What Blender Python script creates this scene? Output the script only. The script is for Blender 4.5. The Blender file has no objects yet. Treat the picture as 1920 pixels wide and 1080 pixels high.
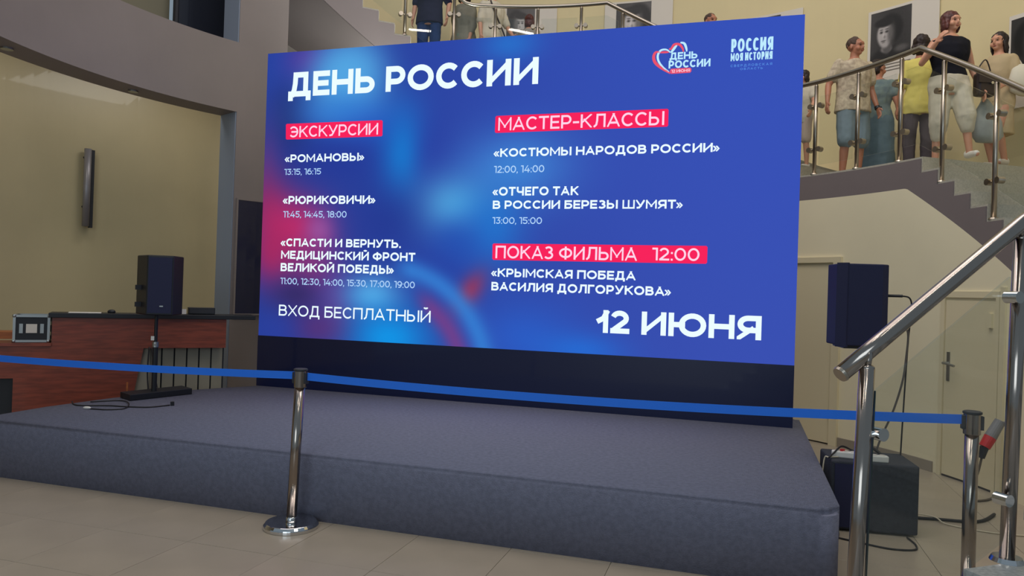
import bpy, bmesh, math, random
import numpy as np
from mathutils import Vector, Matrix, noise
random.seed(7)
R_ = math.radians
scene = bpy.context.scene

# ------------------------------------------------------------------ camera
CAM = Vector((0, 0, 1.53))
PITCH, ROLL, FPX = 0.00538, 0.03266, 1400.0
fwd = Vector((0, math.cos(PITCH), math.sin(PITCH)))
r0 = Vector((1, 0, 0)); u0 = r0.cross(fwd)
rt = r0 * math.cos(ROLL) + u0 * math.sin(ROLL)
up = -r0 * math.sin(ROLL) + u0 * math.cos(ROLL)
cd = bpy.data.cameras.new('camera'); cam = bpy.data.objects.new('camera', cd)
scene.collection.objects.link(cam)
cam.matrix_world = Matrix(((rt.x, up.x, -fwd.x, CAM.x), (rt.y, up.y, -fwd.y, CAM.y), (rt.z, up.z, -fwd.z, CAM.z), (0, 0, 0, 1)))
cd.sensor_width = 36; cd.lens = 36 * FPX / 1920; cd.clip_start = 0.05; cd.clip_end = 100
scene.camera = cam
# ------------------------------------------------------------------ light
w = bpy.data.worlds.new('world'); scene.world = w; w.use_nodes = True
wb = w.node_tree.nodes['Background']
wb.inputs[0].default_value = (0.66, 0.84, 1.0, 1); wb.inputs[1].default_value = 0.30
def area(name, loc, target, sx, sy, power, col):
    l = bpy.data.lights.new(name, 'AREA'); l.shape = 'RECTANGLE'; l.size = sx; l.size_y = sy; l.energy = power; l.color = col
    o = bpy.data.objects.new(name, l); scene.collection.objects.link(o); o.location = loc
    o.rotation_euler = (Vector(target) - Vector(loc)).to_track_quat('-Z', 'Y').to_euler(); return o
area('skylight', (-0.8, 5.4, 9.5), (-0.8, 5.4, 0), 8.5, 6.5, 330, (1.0, 0.88, 0.85))
area('gallery_light', (2.2, 5.0, 8.6), (5.2, 9.0, 4.6), 3.0, 1.2, 100, (1.0, 0.9, 0.76))
area('entrance_daylight', (-2.5, -5.5, 3.6), (0.5, 5, 1.2), 5.0, 3.6, 150, (0.78, 0.91, 1.0))
o = area('under_stair_fill', (-1.0, 9.3, 2.6), (-1.9, 10.3, 4.9), 0.8, 0.5, 24, (0.95, 1.0, 0.92)); o.data.spread = R_(75)  # added uplight, no real lamp here; lifts the shade under the stairs
area('corridor_fill', (-4.85, 7.35, 4.12), (-5.6, 7.6, 1.6), 0.9, 0.4, 7, (1.0, 0.95, 0.85))  # both corridor lights are added fill to brighten the cream wall
area('corridor_fill', (-4.0, 9.0, 4.12), (-4.7, 9.6, 1.6), 0.9, 0.4, 7, (1.0, 0.97, 0.92))
for i, (lx, ly) in enumerate([(-1.6, 1.2), (1.4, 1.6), (-1.0, 3.4), (2.0, 3.9), (0.4, 0.2)]):
    o = area('tube_light', (lx, ly, 7.4), (lx, ly, 0), 1.5, 0.14, 14, (1.0, 0.95, 0.85)); o.rotation_euler.z += R_(25)
vs = scene.view_settings
vs.view_transform = 'Standard'; vs.look = 'None'; vs.exposure = 0.0; vs.gamma = 1.0; vs.use_curve_mapping = False

# ------------------------------------------------------------------ helpers
def lin(c):
    return tuple(((v / 255) / 12.92 if v / 255 <= 0.04045 else ((v / 255 + 0.055) / 1.055) ** 2.4) for v in c)
MATS = {}
def mat(name, col, rough=0.6, metal=0.0, var=0.0, vscale=6.0, bump=0.0, bscale=60.0, coat=0.0, stretch=(1, 1, 1), spec=0.5, col2=None):
    m = bpy.data.materials.new(name); m.use_nodes = True; nt = m.node_tree; b = nt.nodes['Principled BSDF']
    c = lin(col); b.inputs['Base Color'].default_value = (*c, 1)
    b.inputs['Roughness'].default_value = rough; b.inputs['Metallic'].default_value = metal
    b.inputs['Coat Weight'].default_value = coat; b.inputs['Coat Roughness'].default_value = 0.05
    b.inputs['Specular IOR Level'].default_value = spec
    tc = nt.nodes.new('ShaderNodeTexCoord'); mp = nt.nodes.new('ShaderNodeMapping'); mp.inputs['Scale'].default_value = stretch
    nt.links.new(tc.outputs['Object'], mp.inputs['Vector'])
    if var > 0 or col2:
        n = nt.nodes.new('ShaderNodeTexNoise'); n.inputs['Scale'].default_value = vscale; n.inputs['Detail'].default_value = 5
        nt.links.new(mp.outputs[0], n.inputs['Vector'])
        mx = nt.nodes.new('ShaderNodeMix'); mx.data_type = 'RGBA'
        if col2: ca, cb = c, lin(col2)
        else: ca, cb = tuple(v * (1 - var) for v in c), tuple(min(1, v * (1 + var)) for v in c)
        mx.inputs[6].default_value = (*ca, 1); mx.inputs[7].default_value = (*cb, 1)
        cr = nt.nodes.new('ShaderNodeMapRange'); cr.inputs['From Min'].default_value = 0.35; cr.inputs['From Max'].default_value = 0.65
        nt.links.new(n.outputs['Fac'], cr.inputs['Value']); nt.links.new(cr.outputs[0], mx.inputs[0])
        nt.links.new(mx.outputs[2], b.inputs['Base Color'])
    if bump > 0:
        n2 = nt.nodes.new('ShaderNodeTexNoise'); n2.inputs['Scale'].default_value = bscale; n2.inputs['Detail'].default_value = 4
        nt.links.new(mp.outputs[0], n2.inputs['Vector'])
        bp = nt.nodes.new('ShaderNodeBump'); bp.inputs['Strength'].default_value = bump; bp.inputs['Distance'].default_value = 0.01
        nt.links.new(n2.outputs['Fac'], bp.inputs['Height']); nt.links.new(bp.outputs[0], b.inputs['Normal'])
    MATS[name] = m; return m
def emis(name, col, s=1.0):
    m = bpy.data.materials.new(name); m.use_nodes = True; nt = m.node_tree; nt.nodes.clear()
    e = nt.nodes.new('ShaderNodeEmission'); e.inputs[0].default_value = (*lin(col), 1); e.inputs[1].default_value = s
    o = nt.nodes.new('ShaderNodeOutputMaterial'); nt.links.new(e.outputs[0], o.inputs[0]); return m
def attr_mat(name, emit):
    m = bpy.data.materials.new(name); m.use_nodes = True; nt = m.node_tree
    a = nt.nodes.new('ShaderNodeAttribute'); a.attribute_name = 'Col'
    if emit:
        nt.nodes.clear(); a = nt.nodes.new('ShaderNodeAttribute'); a.attribute_name = 'Col'
        e = nt.nodes.new('ShaderNodeEmission'); nt.links.new(a.outputs['Color'], e.inputs[0])
        o = nt.nodes.new('ShaderNodeOutputMaterial'); nt.links.new(e.outputs[0], o.inputs[0])
    else:
        b = nt.nodes['Principled BSDF']; b.inputs['Roughness'].default_value = 0.45; nt.links.new(a.outputs['Color'], b.inputs['Base Color'])
    return m
def glass(name, tint=(0.96, 0.975, 0.965), refl=1.0):
    m = bpy.data.materials.new(name); m.use_nodes = True; nt = m.node_tree; nt.nodes.clear()
    t = nt.nodes.new('ShaderNodeBsdfTransparent'); t.inputs[0].default_value = (*tint, 1)
    g = nt.nodes.new('ShaderNodeBsdfGlossy'); g.inputs['Roughness'].default_value = 0.01
    lw = nt.nodes.new('ShaderNodeLayerWeight'); pw = nt.nodes.new('ShaderNodeMath'); pw.operation = 'POWER'; pw.inputs[1].default_value = 4.0
    f = nt.nodes.new('ShaderNodeMapRange'); f.inputs['To Min'].default_value = 0.035 * refl; f.inputs['To Max'].default_value = 0.85
    nt.links.new(lw.outputs['Facing'], pw.inputs[0]); nt.links.new(pw.outputs[0], f.inputs['Value'])
    mx = nt.nodes.new('ShaderNodeMixShader'); o = nt.nodes.new('ShaderNodeOutputMaterial')
    nt.links.new(f.outputs[0], mx.inputs[0]); nt.links.new(t.outputs[0], mx.inputs[1]); nt.links.new(g.outputs[0], mx.inputs[2]); nt.links.new(mx.outputs[0], o.inputs[0])
    return m

def link(o): scene.collection.objects.link(o); return o
def tag(o, label=None, cat=None, group=None, kind=None):
    if label: o['label'] = label
    if cat: o['category'] = cat
    if group: o['group'] = group
    if kind: o['kind'] = kind
    return o
def thing(name, label, cat, loc=(0, 0, 0), rz=0.0, group=None, kind=None):
    o = link(bpy.data.objects.new(name, None)); o.location = loc; o.rotation_euler = (0, 0, rz); o.empty_display_size = 0.1
    return tag(o, label, cat, group, kind)
def offset_of(p):
    v = Vector((0, 0, 0))
    while p is not None: v += p.location; p = p.parent
    return v
def obj(name, bm, m, parent=None, smooth=False, local=False, label=None, cat=None, group=None, kind=None, bevel=0.0):
    """bm in world coordinates (local=True: already in the parent's frame)"""
    bmesh.ops.recalc_face_normals(bm, faces=bm.faces)
    me = bpy.data.meshes.new(name); bm.to_mesh(me); bm.free()
    me.materials.append(m)
    if parent is not None and not local: me.transform(Matrix.Translation(-offset_of(parent)))
    if smooth:
        for p in me.polygons: p.use_smooth = True
    o = link(bpy.data.objects.new(name, me))
    if parent is not None: o.parent = parent
    elif not local:      # put the origin of a single mesh at its base centre
        cs = np.array([v.co[:] for v in me.vertices]); c = Vector(((cs[:, 0].min() + cs[:, 0].max()) / 2, (cs[:, 1].min() + cs[:, 1].max()) / 2, cs[:, 2].min()))
        me.transform(Matrix.Translation(-c)); o.location = c
    if bevel > 0:
        md = o.modifiers.new('bevel', 'BEVEL'); md.width = bevel; md.segments = 2; md.limit_method = 'ANGLE'
    return tag(o, label, cat, group, kind)
def box(bm, c, s, rz=0.0, rx=0.0):
    M = Matrix.Translation(Vector(c)) @ Matrix.Rotation(rz, 4, 'Z') @ Matrix.Rotation(rx, 4, 'X') @ Matrix.Diagonal((*s, 1))
    bmesh.ops.create_cube(bm, size=1, matrix=M); return bm
def BB(c, s, rz=0.0): return box(bmesh.new(), c, s, rz)
def prism(bm, poly, z0, z1):
    a = [bm.verts.new((x, y, z0)) for x, y in poly]; b = [bm.verts.new((x, y, z1)) for x, y in poly]; n = len(poly)
    bm.faces.new(a[::-1]); bm.faces.new(b)
    for i in range(n): bm.faces.new((a[i], a[(i + 1) % n], b[(i + 1) % n], b[i]))
    return bm
def cyl(bm, p, q, r1, r2=None, seg=16):
    p, q = Vector(p), Vector(q); r2 = r1 if r2 is None else r2; d = q - p
    M = Matrix.Translation((p + q) / 2) @ d.to_track_quat('Z', 'Y').to_matrix().to_4x4()
    bmesh.ops.create_cone(bm, cap_ends=True, segments=seg, radius1=r1, radius2=r2, depth=d.length, matrix=M); return bm
def ball(bm, c, r, rot=None, seg=12):
    r = (r, r, r) if isinstance(r, (int, float)) else r
    M = Matrix.Translation(Vector(c)) @ (rot or Matrix.Identity(4)) @ Matrix.Diagonal((*r, 1))
    bmesh.ops.create_uvsphere(bm, u_segments=seg, v_segments=max(6, seg * 2 // 3), radius=1, matrix=M); return bm
def sweep(bm, pts, r, seg=10, caps=True):
    pts = [Vector(p) for p in pts]; rings = []; prev = None
    for i, p in enumerate(pts):
        t = (pts[min(i + 1, len(pts) - 1)] - pts[max(i - 1, 0)]).normalized()
        if prev is None: a = t.orthogonal().normalized()
        else: a = (prev - t * prev.dot(t)).normalized()
        prev = a; b = t.cross(a)
        rings.append([bm.verts.new(p + (a * math.cos(k * 2 * math.pi / seg) + b * math.sin(k * 2 * math.pi / seg)) * r) for k in range(seg)])
    for i in range(len(rings) - 1):
        for k in range(seg): bm.faces.new((rings[i][k], rings[i][(k + 1) % seg], rings[i + 1][(k + 1) % seg], rings[i + 1][k]))
    if caps: bm.faces.new(rings[0][::-1]); bm.faces.new(rings[-1])
    return bm
def smooth_path(pts, n=6):
    pts = [Vector(p) for p in pts]; out = []
    for i in range(len(pts) - 1):
        p0, p1, p2, p3 = pts[max(i - 1, 0)], pts[i], pts[i + 1], pts[min(i + 2, len(pts) - 1)]
        for k in range(n):
            t = k / n; out.append(0.5 * ((2 * p1) + (p2 - p0) * t + (2 * p0 - 5 * p1 + 4 * p2 - p3) * t * t + (3 * p1 - p0 - 3 * p2 + p3) * t ** 3))
    return out + [pts[-1]]

# the atrium is a ring: everything curved is concentric with this axis
CX, CY, RI, RO = -0.176, 5.935, 4.206, 6.28
def rp(a, r, z=0.0): return Vector((CX + r * math.cos(R_(a)), CY + r * math.sin(R_(a)), z))
def sector(bm, a0, a1, r0, r1, zb, zt, n=None):
    n = n or max(1, int(abs(a1 - a0) / 1.5 + 0.5)); F = lambda z, a: z(a) if callable(z) else z; cols = []
    for i in range(n + 1):
        a = a0 + (a1 - a0) * i / n
        cols.append([bm.verts.new(rp(a, r, F(z, a))) for r, z in ((r0, zb), (r1, zb), (r1, zt), (r0, zt))])
    for i in range(n):
        for k in range(4): bm.faces.new((cols[i][k], cols[i][(k + 1) % 4], cols[i + 1][(k + 1) % 4], cols[i + 1][k]))
    bm.faces.new(cols[0][::-1]); bm.faces.new(cols[-1]); return bm
def SEC(*a, **k): return sector(bmesh.new(), *a, **k)
# stage / screen frame: u along the screen, v away from the camera
S0 = Vector((-2.7272, 8.0896, 0)); EU = Vector((.9553, -.2953, 0)); EV = Vector((.2953, .9553, 0)); SRZ = math.atan2(EU.y, EU.x)
def uv(u, v, z=0.0): p = S0 + EU * u + EV * v; return Vector((p.x, p.y, z))

# ------------------------------------------------------------------ materials
M_floor = mat('floor_tile', (160, 149, 132), 0.28, var=0.05, vscale=3, bump=0.02, bscale=90)
M_joint = mat('tile_joint', (146, 136, 120), 0.6)
M_cream = mat('cream_paint', (236, 226, 194), 0.55, var=0.03, vscale=1.2)
M_cream_up = mat('warm_cream_paint', (220, 204, 158), 0.6, var=0.03, vscale=1.0)
M_cream_gl = mat('cream_lacquer', (198, 184, 146), 0.4, var=0.06, vscale=0.8, coat=0.22)
M_grey = mat('grey_paint', (140, 130, 126), 0.6, var=0.04, vscale=1.5)
M_grey_st = mat('stair_side_paint', (122, 112, 112), 0.6, var=0.03, vscale=1.5)
M_jamb = mat('jamb_lit_blue', (138, 150, 168), 0.5)  # bluish light on the jamb put into its colour
M_step = mat('grey_granite', (176, 172, 158), 0.35, var=0.10, vscale=60)
M_step_near = mat('speckled_granite', (158, 160, 158), 0.4, var=0.22, vscale=90)
M_carpet = mat('grey_carpet', (117, 120, 139), 0.95, var=0.10, vscale=35, bump=0.5, bscale=160, spec=0.1)
M_steel = mat('polished_steel', (158, 148, 140), 0.16, 1.0)
M_steel_b = mat('brushed_steel', (172, 162, 148), 0.3, 1.0, bump=0.03, bscale=200)
M_chrome = mat('chrome', (214, 214, 214), 0.08, 1.0)
M_black = mat('black_plastic', (22, 24, 30), 0.5)
M_navyblk = mat('blue_black_grille', (20, 25, 62), 0.65, bump=0.2, bscale=300)
M_dark = mat('dark_grey', (44, 46, 52), 0.6)
M_plinth = mat('dark_navy_gloss', (12, 22, 62), 0.3, coat=0.3)
M_belt = mat('blue_webbing', (34, 122, 245), 0.7, bump=0.1, bscale=250)
M_wood = mat('red_brown_wood', (128, 58, 38), 0.4, var=0.25, vscale=5, stretch=(1, 1, 9), coat=0.2)
M_orange = mat('orange_wood', (170, 96, 48), 0.45, var=0.15, vscale=5, stretch=(1, 1, 8))
M_slat = mat('grey_beige_board', (142, 134, 116), 0.55, var=0.04)
M_white = mat('white_paper', (225, 222, 214), 0.7)
M_board = mat('white_board', (218, 210, 198), 0.6)
M_red = mat('red_plastic', (190, 34, 40), 0.4)
M_cable = mat('black_rubber', (26, 24, 26), 0.6)
M_wcable = mat('pale_cable', (200, 190, 165), 0.6)
M_base = mat('grey_baseboard', (150, 140, 126), 0.5)
M_door = mat('cream_door', (224, 212, 178), 0.45)
M_gap = mat('shadow_gap', (60, 54, 46), 0.9)
M_glass = glass('railing_glass')
M_alu = mat('aluminium_trim', (170, 172, 170), 0.35, 1.0)
M_winglass = mat('dark_window', (38, 42, 52), 0.15, coat=0.5)

# ------------------------------------------------------------------ setting
fl = thing('floor', None, None, kind='structure')
obj('subfloor', BB((0.5, 4.5, -0.056), (17, 17, 0.09)), M_joint, fl)
tile_me = None
T = 0.6
for i in range(-8, 14):
    for j in range(-9, 8):
        u, v = i * T + 0.12, j * T + 0.33
        p = uv(u + T / 2, v + T / 2)
        if p.y < 2.0 or abs(p.x) > 0.72 * p.y + 0.5: continue
        if -0.3 < u and u + T < 5.3 and v > -2.4 and v + T < 0.6: continue
        if (p - Vector((CX, CY, 0))).length > RI + 0.9: continue
        if tile_me is None:
            bm = BB((0, 0, -0.006), (T - 0.0025, T - 0.0025, 0.012)); bmesh.ops.bevel(bm, geom=[e for e in bm.edges if e.calc_face_angle(0) > 1 and max(v.co.z for v in e.verts) > -0.001 and min(v.co.z for v in e.verts) > -0.001], offset=0.0008, segments=1, affect='EDGES')
            tile_me = bpy.data.meshes.new('tile'); bm.to_mesh(tile_me); bm.free(); tile_me.materials.append(M_floor)
        o = link(bpy.data.objects.new('tile', tile_me)); o.parent = fl; o.location = (p.x, p.y, random.uniform(-0.0004, 0.0003)); o.rotation_euler.z = SRZ

def struct(name, bm, m, parent=None, **k): return obj(name, bm, m, parent, kind=None if parent else 'structure', **k)
struct('wall_left', SEC(137.9, 205, 4.206, 4.57, 3.54, 4.355), M_grey)                       # curved fascia of the upper floor
wl = struct('wall_corner', SEC(129.6, 137.9, 4.206, 4.57, 0, 8.0), M_grey)
struct('jamb_lit_face', SEC(137.9, 138.05, 4.215, 4.572, 0, 3.54, n=1), M_jamb, wl)  # thin sheet carrying the painted bluish light on the wall's end face
struct('jamb_lit_face', SEC(137.9, 138.05, 4.215, 4.572, 4.355, 8.0, n=1), M_jamb, wl)
struct('wall_back', SEC(130, 205, 6.0, 6.15, 0, 4.2), M_cream_gl)
struct('ceiling', SEC(130.2, 205, 4.57, 6.15, 4.2, 4.35), M_grey)
struct('wall_upper', SEC(142.4, 205, 5.2, 5.3, 4.355, 8.0), mat('olive_paint', (118, 114, 94), 0.5))
wn = thing('window_1', None, None, rp(140, 5.0, 4.36), kind='structure')
obj('frame', SEC(131.0, 142.6, 5.02, 5.08, 4.36, 7.0), M_dark, wn)
obj('pane', SEC(131.2, 142.2, 5.0, 5.015, 4.42, 6.9), M_winglass, wn)
struct('wall_right', SEC(-40, 62, RI, RI + 0.12, 0, lambda a: min(2.665, max(1.40, 2.665 - (18.6 - a) * 0.0483)), n=204), M_cream)
wall_outer = struct('wall_outer', SEC(-12, 131, RO + 0.02, RO + 0.2, 0, 9.0), M_cream_up)
struct('wall_under_stair', SEC(100, 131, 6.1, 6.2, 0, lambda a: 4.07 + (a - 101.4) * 0.0487), M_grey)
# baseboard of the right wall
for i, (a0, a1) in enumerate([(12.95, 28.6)]):
    struct('baseboard_right', SEC(a0, a1, RI - 0.014, RI, 0.0, 0.098), M_base)
# doors in the curved right wall
d1 = thing('door_1', None, None, rp(34, RI), kind='structure')
obj('leaf', SEC(30.2, 42.6, RI - 0.012, RI + 0.01, 0.015, 1.94), M_door, d1)
obj('frame', sector(sector(SEC(28.65, 29.95, RI - 0.035, RI + 0.01, 0.0, 2.02), 42.8, 44.1, RI - 0.035, RI + 0.01, 0, 2.02), 29.95, 42.8, RI - 0.035, RI + 0.01, 1.96, 2.02), M_door, d1)
obj('threshold_gap', SEC(30.0, 42.8, RI - 0.004, RI + 0.01, 0.0, 0.03), M_gap, d1)
bm = bmesh.new()
for z in (0.28, 1.55): cyl(bm, rp(30.05, RI - 0.03, z), rp(30.05, RI - 0.03, z + 0.1), 0.009, seg=8)
obj('hinge', bm, M_alu, d1)
d2 = thing('door_2', None, None, rp(8, RI), kind='structure')
obj('leaf', SEC(3.4, 11.35, RI - 0.014, RI + 0.01, 0.02, 1.585), M_door, d2)
obj('frame', sector(sector(SEC(11.5, 12.1, RI - 0.022, RI + 0.01, 0, 1.665), 2.7, 3.25, RI - 0.022, RI + 0.01, 0, 1.665), 3.25, 11.5, RI - 0.022, RI + 0.01, 1.61, 1.665), M_door, d2)
obj('threshold_gap', SEC(3.25, 11.5, RI - 0.004, RI + 0.01, 0, 0.025), M_gap, d2)
bm = bmesh.new(); h = rp(10.7, RI - 0.014, 1.02); k2 = rp(10.7, RI - 0.075, 1.02)
cyl(bm, h, k2, 0.012, seg=10); sweep(bm, [k2, rp(10.2, RI - 0.078, 1.02), rp(8.9, RI - 0.07, 1.005)], 0.011, 8)
obj('handle', bm, M_alu, d2)
obj('handle_plate', SEC(10.45, 10.95, RI - 0.02, RI - 0.012, 0.86, 1.12, n=1), M_alu, d2)
obj('bolt', SEC(3.7, 4.3, RI - 0.035, RI - 0.012, 1.36, 1.48, n=1), M_door, d2)
struct('trim_1', SEC(2.6, 1.8, RI - 0.02, RI + 0.01, 0.0, 1.7), M_door)

# ------------------------------------------------------------------ staircase
RISE1, STEP1 = 0.1345, 2.67
def soffit(a):
    if a < -7.66: return 1.40
    if a < 18.6: return max(1.40, 2.665 - (18.6 - a) * 0.0483)
    if a < 38: return 2.665
    if a < 71: return 2.665 + (a - 38) * (4.07 - 2.665) / 33
    if a < 101.4: return 4.07
    return 4.07 + (a - 101.4) * 0.0487
steps = []                                     # (start angle, end angle, top z)
steps.append((16.36, 37.0, 2.95))
for k in range(1, 10): steps.append((16.36 - STEP1 * k, 16.36 - STEP1 * (k - 1), 2.95 - RISE1 * k))
for k in range(1, 10): steps.append((37.0 + 3.6 * (k - 1), 37.0 + 3.6 * k, 2.95 + 0.1405 * k))
steps.append((37.0 + 32.4, 98.95, 4.355))
for k in range(1, 11): steps.append((98.95 + 2.95 * (k - 1), 98.95 + 2.95 * k, 4.355 + 0.138 * k))
def floor_z(a):
    for a0, a1, z in steps:
        if a0 <= a < a1: return z
    return 2.95
stair = thing('staircase', 'curved grey staircase with landings wrapping around the hall behind the screen', 'staircase', rp(25, RI))
def side_core(a_lo, a_hi, name='stringer'):
    bm = bmesh.new()
    for a0, a1, z in steps:
        if a0 >= a_lo - 0.01 and a1 <= a_hi + 0.01: sector(bm, a0, a1, RI, RO, soffit, z - 0.02, n=max(6, int((a1 - a0) * 2)))
    obj(name, bm, M_grey_st, stair)
side_core(-8, 16.36); side_core(16.3, 37.01, 'landing_slab'); side_core(37, 69.5); side_core(69.3, 98.96, 'landing_slab'); side_core(98.9, 128.5)
bm = bmesh.new(); G = [[bm.verts.new(rp(a, RI + 0.002 + (RO - RI - 0.004) * j / 12, soffit(a) - 0.006)) for j in range(13)] for a in [98.9 + 29.5 * i / 90 for i in range(91)]]
for g_a, g_b in zip(G, G[1:]):
    for j in range(12): bm.faces.new((g_a[j], g_a[j + 1], g_b[j + 1], g_b[j]))
obj('soffit', bm, M_grey_st, stair, smooth=True)
for a0, a1, z in steps:
    wide = a1 - a0 > 5
    bm = SEC(a0, a1, RI + 0.012, RO - 0.002, z - 0.02, z)
    if not wide:
        if a1 <= 16.4: sector(bm, a1 - 0.12, a1, RI + 0.012, RO - 0.002, z, z + RISE1, n=1)   # riser up to the next step
        else: sector(bm, a0 - 0.12, a0, RI + 0.012, RO - 0.002, z - 0.14, z - 0.02, n=1)
    obj('landing' if wide else 'step', bm, M_step, stair)
# the lowest flight, beside the camera
near = thing('stair_flight', 'lowest flight of speckled granite steps at the bottom right corner', 'stairs', rp(-70, RI))
for k in range(1, 13):
    a0 = -85.6 + 3.0 * (k - 1); z = 0.1408 * k
    bm = SEC(a0, a0 + 3.0, RI + .02, RO, 0 if k < 3 else z - 0.32, z - 0.03)
    sector(bm, a0 - 0.25, a0 + 3.0, RI + 0.005, RO, z - 0.03, z)
    obj('step', bm, M_step_near, near)
obj('landing', SEC(-49.6, -8.1, RI, RO, 1.50, 1.70), M_step_near, near)

# ------------------------------------------------------------------ upper railing
RR = RI + 0.045
rail_pts = [(130, 6.95), (97.8, 5.445), (96.4, 5.425), (71.8, 5.44), (38.5, 3.985), (34, 3.985), (17.5, 4.02), (0, 3.25), (-7.5, 2.90), (-10, 2.80)]
def rail_z(a):
    for (a0, z0), (a1, z1) in zip(rail_pts, rail_pts[1:]):
        if a0 >= a >= a1: return z0 + (z1 - z0) * (a0 - a) / (a0 - a1)
    return 4.0
railing = thing('stair_railing', 'long steel and glass railing running along the upper stairs and landings', 'railing', rp(25, RR, 2.95))
bm = bmesh.new(); path = []
for (a0, z0), (a1, z1) in zip(rail_pts, rail_pts[1:]):
    n = max(1, int((a0 - a1) / 1.5))
    path += [rp(a0 + (a1 - a0) * i / n, RR, z0 + (z1 - z0) * i / n) for i in range(n)]
path.append(rp(rail_pts[-1][0], RR, rail_pts[-1][1]))
obj('handrail', sweep(bm, path, 0.026, 12), M_steel_b, railing, smooth=True)
posts = [124.5, 116.8, 108.8, 99.9, 92.3, 84.5, 76.5, 68.9, 62.0, 55.2, 48.3, 41.5, 34.4, 27.4, 20.45, 13.6, 5.2, -3.0]
for a in posts:
    zf, zt = floor_z(a), rail_z(a)
    bm = cyl(bmesh.new(), rp(a, RR, zf), rp(a, RR, zt - 0.045), 0.0215, seg=14)
    cyl(bm, rp(a, RR, zt - 0.05), rp(a, RR, zt - 0.015), 0.012, seg=10); ball(bm, rp(a, RR, zt - 0.045), (0.0215, 0.0215, 0.018), seg=12)
    po = obj('post', bm, M_steel_b, railing, smooth=True)
    obj('post_base', cyl(bmesh.new(), rp(a, RR, zf), rp(a, RR, zf + 0.014), 0.042, 0.036, 16), M_steel_b, po)
    for hz in (0.27, 0.74):
        for s in (-1, 1):
            z = zf + hz * (zt - zf)
            bm = cyl(bmesh.new(), rp(a, RR, z), rp(a + s * 0.75, RR, z), 0.012, seg=8)
            cyl(bm, rp(a + s * 0.82, RR - 0.03, z), rp(a + s * 0.82, RR + 0.03, z), 0.029, seg=14)
            obj('glass_clamp', bm, M_steel_b, po)
for a1, a0 in zip(posts, posts[1:]):
    def slope(a, b=a1, c=a0): return floor_z(c) + (floor_z(b) - floor_z(c)) * (a - c) / (b - c)
    obj('glass_panel', SEC(a0 + 0.7, a1 - 0.7, RR - 0.005, RR + 0.005, lambda a: rail_z(a) - 0.93, lambda a: rail_z(a) - 0.17, n=24), M_glass, railing)

# ------------------------------------------------------------------ near railing (lowest flight)
nr = thing('near_railing', 'large steel handrail with round posts and glass close to the camera at right', 'railing', rp(-75.2, RI + 0.03, 0.56))
P1b, P1t = Vector((0.872, 1.87, 0.565)), Vector((0.895, 1.87, 1.368))
P2b, P2t = Vector((1.366, 2.03, 0.845)), Vector((1.380, 2.03, 1.720))
h0, h1 = Vector((0.826, 1.862, 1.352)), Vector((1.383, 2.03, 1.765))
d = (h1 - h0)
mid1 = h0 + d * 0.13
def nearrail(t): return h0 + d * t
obj('handrail', sweep(bmesh.new(), [nearrail(0), nearrail(.25), nearrail(.5), nearrail(.75), nearrail(1.0), nearrail(1.0) + Vector((0.15, 0.075, 0.085)), nearrail(1.0) + Vector((0.60, 0.38, 0.36))], 0.0205, 28), M_steel, nr, smooth=True)
obj('end_cap', cyl(bmesh.new(), h0 - d.normalized() * 0.004, h0 + d.normalized() * 0.003, 0.0195, 0.0215, 28), M_steel_b, nr)
for pb, pt, cl in ((P1b, P1t, (1.205,)), (P2b, P2t, (0.985, 1.562))):
    bm = cyl(bmesh.new(), pb, pt, 0.0185, seg=28)
    ball(bm, pt, (0.0185, 0.0185, 0.012), seg=20); cyl(bm, pt, pt + Vector((0.004, 0, 0.04)), 0.009, seg=12)
    po = obj('post', bm, M_steel, nr, smooth=True)
    bm = cyl(bmesh.new(), pb, pb + Vector((0, 0, 0.012)), 0.042, 0.036, 28)
    obj('post_base', bm, M_chrome, po, smooth=False)
for (cx, cy, cz, s) in ((0.918, 1.872, 1.205, 1), (1.350, 2.015, 1.016, -1), (1.362, 2.015, 1.56, -1)):
    c = Vector((cx, cy, cz)); t = Vector((0.95, 0.31, 0))
    bm = cyl(bmesh.new(), c - t * s * 0.02, c + t * s * 0.008, 0.009, seg=12)
    cyl(bm, c + t * s * 0.012 - Vector((-.31, .95, 0)) * 0.02, c + t * s * 0.012 + Vector((-.31, .95, 0)) * 0.02, 0.0165, seg=20)
    obj('glass_clamp', bm, M_chrome, nr, smooth=False)
def quadslab(pts, th):
    bm = bmesh.new(); nv = (pts[1] - pts[0]).cross(pts[2] - pts[0]).normalized() * th / 2
    a = [bm.verts.new(p - nv) for p in pts]; b = [bm.verts.new(p + nv) for p in pts]; n = len(pts)
    bm.faces.new(a[::-1]); bm.faces.new(b)
    for i in range(n): bm.faces.new((a[i], a[(i + 1) % n], b[(i + 1) % n], b[i]))
    return bm
g0, g1 = Vector((0.918, 1.875, 0)), Vector((1.345, 2.02, 0))
obj('glass_panel', quadslab([g0 + Vector((-.012, 0, 0.66)), g1 + Vector((0, 0, 0.90)), g1 + Vector((0, 0, 1.615)), g0 + Vector((0, 0, 1.312))], 0.008), glass('near_glass', (0.94, 0.96, 0.945)), nr)
M_gedge = mat('green_glass_edge', (26, 44, 42), 0.15, coat=0.5)
obj('glass_edge', quadslab([g0 + Vector((-.0135, 0, 0.66)), g0 + Vector((-.0105, 0, 0.66)), g0 + Vector((.0015, 0, 1.312)), g0 + Vector((-.0015, 0, 1.312))], 0.0084), M_gedge, nr)

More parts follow.
